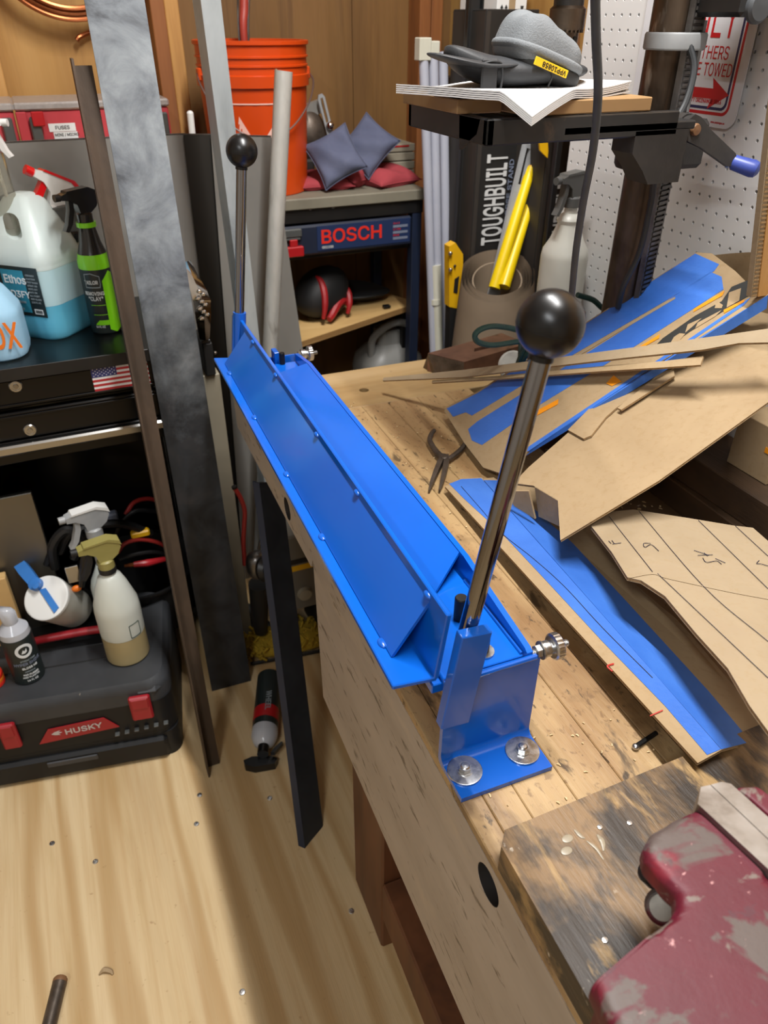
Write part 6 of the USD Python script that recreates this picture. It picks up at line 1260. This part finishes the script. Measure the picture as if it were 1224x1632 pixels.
# black bottle with a clear cap
b8 = on_lid(48, 1085) ; b8 = b8 + (0, .022, 0)
t8 = thing('black_label_bottle', 'small bottle with black label, round white emblem and clear cap on the toolbox', 'bottle', b8)
H8 = .195; r8 = .036
mk('cap_clear', ['#a9adb5', '#b9bcc4'], 4, rough=.2, sss=.2)
part(t8, 'body', lathe([(0, 0), (r8 - .003, 0), (r8, .004), (r8, H8 * .68), (r8 - .002, H8 * .70), (0, H8 * .70)], b8, n=40), 'label_black'); part(t8, 'shoulder', lathe([(r8 - .002, H8 * .70), (r8 - .003, H8 * .78), (.02, H8 * .86), (.013, H8 * .90), (0, H8 * .90)], b8, n=36), 'cap_clear')
part(t8, 'cap', hullm(np.vstack([lathe([(.017, H8 * .88), (.017, H8 * 1.0), (.012, H8 * 1.06)], b8, n=20).vertices, b8 + np.array([[-.018, -.010, H8 * 1.12], [-.018, .010, H8 * 1.12], [.016, -.008, H8 * 1.0], [.016, .008, H8 * 1.0]])])), 'cap_clear')
tw8 = math.atan2(-b8[0], b8[1]) + .15
em = part(t8, 'emblem', on_cyl(flat([(.020 * math.cos(a), .020 * math.sin(a)) for a in np.linspace(0, 2 * math.pi, 28)], .0006, [[(.013 * math.cos(a), .013 * math.sin(a)) for a in np.linspace(0, 2 * math.pi, 20)]]), b8 + (0, 0, H8 * .535), r8, tw8), 'text_white')
part(t8, 'emblem', on_cyl(flat([(-.007, -.006), (-.002, .004), (.001, -.001), (.006, .006), (.006, -.003), (.001, -.007)]), b8 + (0, 0, H8 * .535), r8, tw8), 'text_white')
for s_, z, h, m_ in (('STREAK FREE', .375, .0042, 'text_grey'), ('HYPER SHINE', .315, .0075, 'faint_grey'), ('GLOSS ME', .255, .0055, 'text_white'), ('DRESSING', .205, .0035, 'text_grey'), ('FOR RUBBER', .155, .0045, 'text_white'), ('AND PLASTIC', .115, .0045, 'text_white'), ('16 FL OZ', .06, .0045, 'text_white')): cyl_text(t8, s_, b8, r8, tw8, H8 * z, h, m_, True, .95)
# orange thing at the edge
o9 = on_lid(0, 1095) + (-.016, .02, 0)
t9 = thing('orange_tape_roll', 'stack of orange and red tape rolls at the left edge of the toolbox', 'tape roll', o9)
for i, m_ in enumerate(('logo_red', 'hdx_orange', 'logo_red')): part(t9, 'ring', lathe([(.014, .011 * i), (.028, .011 * i), (.029, .011 * i + .002), (.029, .011 * i + .009), (.028, .0105 + .011 * i), (.014, .0105 + .011 * i), (.014, .011 * i)], o9, n=30), m_)
wb9 = thing('small_wooden_block', 'small pale wooden block at the left edge behind the clear-capped bottle', 'block', A(2, 950, 1, 1.62))
q = A(-4, 965, 1, 1.66); part(wb9, 'block', box((q[0] - .05, 1.66, HH + .0005), (A(15, 940, 1, 1.66)[0], 1.69, A(5, 922, 1, 1.66)[2]), .002), 'shelf_ply'); part(wb9, 'metal_pin', cyl((q[0] - .005, 1.675, A(5, 922, 1, 1.66)[2]), (q[0] - .005, 1.675, A(5, 905, 1, 1.66)[2]), .004), 'rust_bolt')
# ---------------------------------------------------------------- jumper cables and tub inside the cabinet
mk('cable_black', '#121213', rough=.45); mk('cable_red', '#8e241f', rough=.45); mk('clamp_red', '#b3222a', rough=.4)
ctub = thing('black_tub', 'black plastic tub of cables inside the open cabinet', 'tub', (.10, 1.80, .12))
tcx = A(232, 905, 1, 1.80); part(ctub, 'body', lathe([(0, .121), (.135, .121), (.155, tcx[2] - .012), (.163, tcx[2] - .01), (.163, tcx[2]), (.155, tcx[2]), (.132, .126), (0, .126)], (tcx[0] - .02, 1.83, 0), n=44), 'black_matte'); part(ctub, 'rim', lathe([(.160, tcx[2] - .004), (.168, tcx[2] - .002), (.168, tcx[2] + .004), (.160, tcx[2] + .004), (.160, tcx[2] - .004)], (tcx[0] - .02, 1.83, 0), n=44), 'cable_black')
jcb = thing('jumper_cables', 'tangle of black and red jumper cables with clamps in the open cabinet', 'cables', (.05, 1.75, .3))
C_ = lambda u, v, y: A(u, v, 1, y)
for pts, r, m_ in (([C_(95, 880, 1.70), C_(112, 850, 1.69), C_(150, 838, 1.70), C_(195, 835, 1.72), C_(240, 850, 1.75)], .011, 'cable_black'), ([C_(88, 905, 1.69), C_(84, 870, 1.68), C_(105, 845, 1.68), C_(130, 860, 1.68), C_(118, 890, 1.68)], .012, 'cable_black'), ([C_(75, 900, 1.70), C_(92, 860, 1.70), C_(120, 848, 1.71), C_(160, 855, 1.71)], .010, 'cable_black'), ([C_(188, 880, 1.72), C_(200, 866, 1.72), C_(225, 860, 1.73), C_(255, 866, 1.74), C_(275, 880, 1.76)], .0055, 'cable_red'), ([C_(190, 892, 1.72), C_(215, 884, 1.72), C_(245, 880, 1.73), C_(270, 885, 1.74)], .006, 'cable_black'), ([C_(200, 820, 1.80), C_(215, 800, 1.82), C_(240, 795, 1.84), C_(265, 805, 1.86)], .006, 'cable_red'), ([C_(180, 880, 1.74), C_(190, 840, 1.76), C_(215, 815, 1.78), C_(250, 815, 1.8)], .006, 'cable_black')):
    part(jcb, 'cable', tube(pts, r, 8, 8), m_)
part(jcb, 'red_clamp', tube([C_(213, 900, 1.70), C_(235, 897, 1.70), C_(262, 891, 1.72)], [.008, .010, .007], 10, 6), 'clamp_red'); part(jcb, 'copper_jaw', tube([C_(198, 902, 1.70), C_(206, 901, 1.70), C_(214, 900, 1.70)], [.004, .006, .006], 8, 5), 'copper')
part(jcb, 'yellow_plug', box(C_(216, 852, 1.735) - (.012, .01, .008), C_(236, 848, 1.735) + (.004, .01, .012), .004), 'yellow_paint'); part(jcb, 'grey_connector', box(C_(165, 830, 1.76) - (.015, .012, .012), C_(180, 822, 1.76) + (.012, .012, .012), .004), 'faint_grey')
part(jcb, 'black_clamp', tube([C_(138, 870, 1.62), C_(134, 900, 1.62), C_(130, 935, 1.61)], [.010, .011, .007], 10, 6), 'black_plastic'); part(jcb, 'steel_jaw', box(C_(112, 922, 1.63) - (.006, .004, .012), C_(122, 900, 1.63) + (.002, .004, .0), .001), 'trim_steel'); part(jcb, 'orange_tip', ell(C_(122, 938, 1.62), (.012, .008, .009), 2), 'hdx_orange')
# ---------------------------------------------------------------- things on the floor
fb0, fb1 = A(420, 1190, 2, .038), A(430, 1078, 2, .038)
flb = thing('fallen_spray_bottle', 'spray bottle with black label lying on the floor beside the dark angle', 'spray bottle', fb0 * (1, 1, 0))
d_ = fb1 - fb0; L8 = np.linalg.norm(d_); d_ /= L8
part(flb, 'body', lathe([(0, L8), (.030, L8), (.034, L8 - .005), (.034, .055), (0, .055)], fb0, d_, 36), 'label_black'); part(flb, 'shoulder', lathe([(.034, .0548), (.034, .03), (.026, .010), (.013, .0), (0, 0)], fb0, d_, 36), 'cap_clear')
part(flb, 'red_label', lathe([(.0343, .075), (.0345, .0755), (.0345, .115), (.0343, .1155)], fb0, d_, 36), 'latch_red')
part(flb, 'lettering', text('WHEEL', fb0 + d_ * .16 + (-.0, -.0, .0345), -d_, np.cross((0, 0, 1.), -d_), .014, .0006, True), 'text_grey')
hd9 = np.array([fb0[0] - d_[0] * .02, fb0[1] - d_[1] * .02, .038]); sd9 = np.cross(d_, [0, 0, 1.])
part(flb, 'collar', cyl(fb0 - d_ * .024, fb0 + d_ * .001, .0145, n=24), 'black_plastic')
part(flb, 'trigger_head', prism([(-.036, -.006), (-.03, .010), (.02, .018), (.045, .010), (.05, -.004), (.03, -.014), (-.02, -.014)], hd9 - d_ * .012 - np.array([0, 0, .014]), sd9 * -1, -d_ * 1.0 + 0 * sd9, -.028), 'black_plastic')
part(flb, 'lever', prism([(.02, 0), (.03, .0), (.05, .03), (.046, .034), (.03, .018)], hd9 - d_ * .004 - np.array([0, 0, .006]), sd9, d_, .012), 'black_plastic')
mk('mop_yellow', ['#8a6f12', '#a8891c'], 30, rough=.9)
mop = thing('yellow_mop_head', 'yellow looped microfibre duster lying on the floor under the bench', 'duster', A(455, 1030, 2, .01))
mc = A(458, 1018, 2, .03)
part(mop, 'pad', xf(blob((0, 0, 0), .13, .055, .026, pw=3), rot((0, 0, 1), -8), mc), 'mop_yellow')
loops = []
for i in range(230):
    q = mc + rot((0, 0, 1), -8) @ np.array([RS.uniform(-.13, .13), RS.uniform(-.06, .06), RS.uniform(-.015, .026)])
    loops.append(tube([q, q + (RS.uniform(-.01, .01), RS.uniform(-.01, .01), .012), q + (RS.uniform(-.018, .018), RS.uniform(-.018, .018), .002)], .0042, 5, 3))
part(mop, 'loops', join(*loops), 'mop_yellow', True, kind='stuff'); part(mop, 'backing_strip', xf(box((-.12, -.06, -.026), (.12, -.054, -.014), .001), rot((0, 0, 1), -8), mc), 'black_matte')
mk('appl_grey', ['#5c5850', '#6b675e'], 5, rough=.45)
gx0, gx1 = A(455, 905, 1, 1.62), A(505, 965, 1, 1.62)
gbx = thing('grey_charger', 'grey charger box with a dial and yellow stripe in the dark beyond the bench', 'charger', ((gx0[0] + gx1[0]) / 2, 1.7, .0))
part(gbx, 'box_body', box((gx0[0], 1.62, gx1[2]), (gx1[0] + .04, 1.80, gx0[2] + .10), .006), 'appl_grey'); part(gbx, 'yellow_stripe', box((gx0[0] + .002, 1.6185, gx0[2] - .02), (gx1[0] + .03, 1.6198, gx0[2] - .002)), 'yellow_paint'); part(gbx, 'dark_band', box((gx0[0] + .002, 1.6185, gx0[2] + .004), (gx1[0] + .03, 1.6198, gx0[2] + .02)), 'black_matte'); part(gbx, 'dial', lathe([(0, 0), (.022, 0), (.019, .012), (0, .013)], A(485, 945, 1, 1.6195), (0, -1, 0), 26), 'tray_beige')
for dx in (0, .09): part(gbx, 'leg', box((gx0[0] + dx, 1.64, 0), (gx0[0] + dx + .02, 1.78, gx1[2] - .0005), .002), 'black_matte')
hz = thing('red_hose', 'short length of red hose hanging in the dark left of the bench', 'hose', A(385, 830, 1, 1.66))
part(hz, 'hose', tube([A(u, v, 1, 1.66) for u, v in [(374, 778), (384, 795), (390, 815), (389, 840), (388, 865), (390, 900)]], .0062, 10, 8), 'cable_red'); part(hz, 'hose_end', tube([A(u, v, 1, 1.66) for u, v in [(373, 775), (374, 778)]], .0072, 10, 0), 'black_oxide')
gr = thing('angle_grinder', 'dark angle grinder with silver gear head hanging beyond the bench', 'angle grinder', A(412, 905, 1, 1.60))
part(gr, 'gear_head', blob(A(411, 900, 1, 1.60), .032, .03, .042), 'worn_steel'); part(gr, 'disc_guard', lathe([(0, 0), (.035, 0), (.038, .01), (.03, .022), (0, .022)], A(420, 905, 1, 1.58), (.5, -.6, .2), 28), 'black_steel'); part(gr, 'body', tube([A(412, 930, 1, 1.61), A(414, 985, 1, 1.64), A(416, 1005, 1, 1.66)], [.028, .024, .02], 14, 6), 'black_matte'); part(gr, 'side_handle', tube([A(412, 875, 1, 1.6), A(416, 860, 1, 1.59), A(424, 864, 1, 1.57)], .004, 8, 5), 'worn_steel')
gpd = thing('grey_case', 'grey plastic case standing on the floor behind the flat bar', 'case', A(385, 1010, 2, 0))
part(gpd, 'body', box(A(372, 990, 2, 0.001) + (0, .10, 0), A(402, 990, 2, 0.001) + (.02, .20, .17), .012), 'latch_grey'); part(gpd, 'front_rib', box(A(374, 990, 2, 0.001) + (0, .095, .06), A(400, 990, 2, 0.001) + (.01, .0995, .075), .002), 'appl_grey')
bh = thing('black_tool', 'black tool handle lying on the floor by the duster', 'handle', A(415, 985, 2, .0)); part(bh, 'grip', tube([A(392, 968, 2, .05), A(412, 985, 2, .035), A(432, 1005, 2, .022)], [.016, .018, .014], 12, 6), 'black_matte'); part(bh, 'shaft', tube([A(432, 1005, 2, .022), A(455, 1022, 2, .014)], .007, 10, 0), 'worn_steel')
# steel rod at the lower left
rd0, rd1 = A(95, 1566, 2, .014), A(72, 1660, 2, .014)
rod_ = thing('steel_rod', 'grey steel rod lying on the plywood floor at the lower left', 'rod', rd0 * (1, 1, 0))
rdd = (rd0 - rd1) / np.linalg.norm(rd0 - rd1)
part(rod_, 'rod', cyl(rd1, rd0, .0135, n=24), 'iron_old'); part(rod_, 'end_cap', lathe([(0, 0), (.0138, 0), (.0138, .006), (.011, .010), (0, .011)], rd0, rdd, 24), 'rust_bolt')
# shavings and specks
ch_ = thing('wood_chip', 'curled pale wood shaving lying on the lit plywood floor', 'wood chip', A(168, 1550, 2, 0)); part(ch_, 'curl', tube([A(158, 1553, 2, .002), A(166, 1546, 2, .006), A(176, 1548, 2, .004), A(180, 1553, 2, .002)], [.002, .006, .005, .002], 5, 5), 'cardboard')

# ---------------------------------------------------------------- debris
mk('shaving_pale', ['#c2a97c', '#d2bd94'], 40, rough=.8); mk('glue_pale', ['#877c68', '#978c78'], 60, rough=.35)
rs = np.random.RandomState(11); chips = []
def chip(c, L, w):
    a = rs.uniform(0, 6.28); d = np.array([math.cos(a), math.sin(a), rs.uniform(-.1, .25)]); sd = np.array([-math.sin(a), math.cos(a), 0])
    v = np.array([c - d * L / 2 - sd * w / 2, c - d * L / 2 + sd * w / 2, c + sd * w / 2 + (0, 0, .001), c - sd * w / 2 + (0, 0, .001), c + d * L / 2 + sd * w / 3, c + d * L / 2 - sd * w / 3])
    v = np.vstack([v, v - (0, 0, .0006)]); return trimesh.convex.convex_hull(v)
for i in range(26):
    chips.append(chip(B(rs.uniform(.03, .24), rs.uniform(-.055, .05), .9012), rs.uniform(.0015, .005), rs.uniform(.001, .002)))
for i in range(160):
    chips.append(chip(B(rs.uniform(.52, .70), rs.uniform(.2, .75), .8166), rs.uniform(.002, .010), rs.uniform(.0015, .004)))
for i in range(40):
    chips.append(chip(B(rs.uniform(.13, .36), rs.uniform(.45, 1.0), .9016), rs.uniform(.0015, .005), rs.uniform(.001, .0025)))
solo('wood_shavings', join(*chips), 'shaving_pale', 'scattered pale wood shavings and crumbs on the bench and in its tool well', 'wood shavings', kind='stuff', smooth=False)
for pts_, w_g in (([(915, 1322), (925, 1332), (932, 1336)], .0022), ([(952, 1330), (960, 1342), (962, 1356)], .003), ([(900, 1352), (906, 1360)], .005), ([(899, 1335), (910, 1338)], .005), ([(935, 1340), (950, 1352), (962, 1370)], .0018)):
    g_ = [A(u, v, 2, .9388) for u, v in pts_]; m_g = tube(g_, [w_g * .3, w_g, w_g * .8, w_g * .3], 14, 12) if len(g_) > 2 else ell((g_[0] + g_[1]) / 2, (w_g * 1.2, w_g * .8, w_g * .35), 3); vg = np.asarray(m_g.vertices).copy(); vg[:, 2] = .9388 + (vg[:, 2] - .9388) * .3; m_g.vertices = vg
    part(vboard, 'glue_drip', m_g, 'glue_pale', True)

for names, g in ((('bean_bag',), 'bean bags on the tool bench'), (('white_pole',), 'white poles behind the bench'), (('yellow_tube',), 'yellow tubes in the paper roll'), (('tall_black_box',), 'tall black boxes in the corner'), (('steel_sheet',), 'steel sheets standing at the back'), (('cardboard_stick',), 'cardboard strips lying across the pile'), (('red_parts_box',), 'red parts boxes on the wall shelf'), (('spray_bottle', 'red_trigger_bottle', 'clear_spray_bottle', 'green_black_spray_bottle', 'grey_trigger_bottle', 'large_spray_bottle', 'white_spray_bottle', 'fallen_spray_bottle'), 'spray bottles')):
    for p in stage.GetPrimAtPath('/World').GetChildren():
        if any(p.GetName() == n or p.GetName()[:-4] == n for n in names): p.SetCustomDataByKey('group', g)
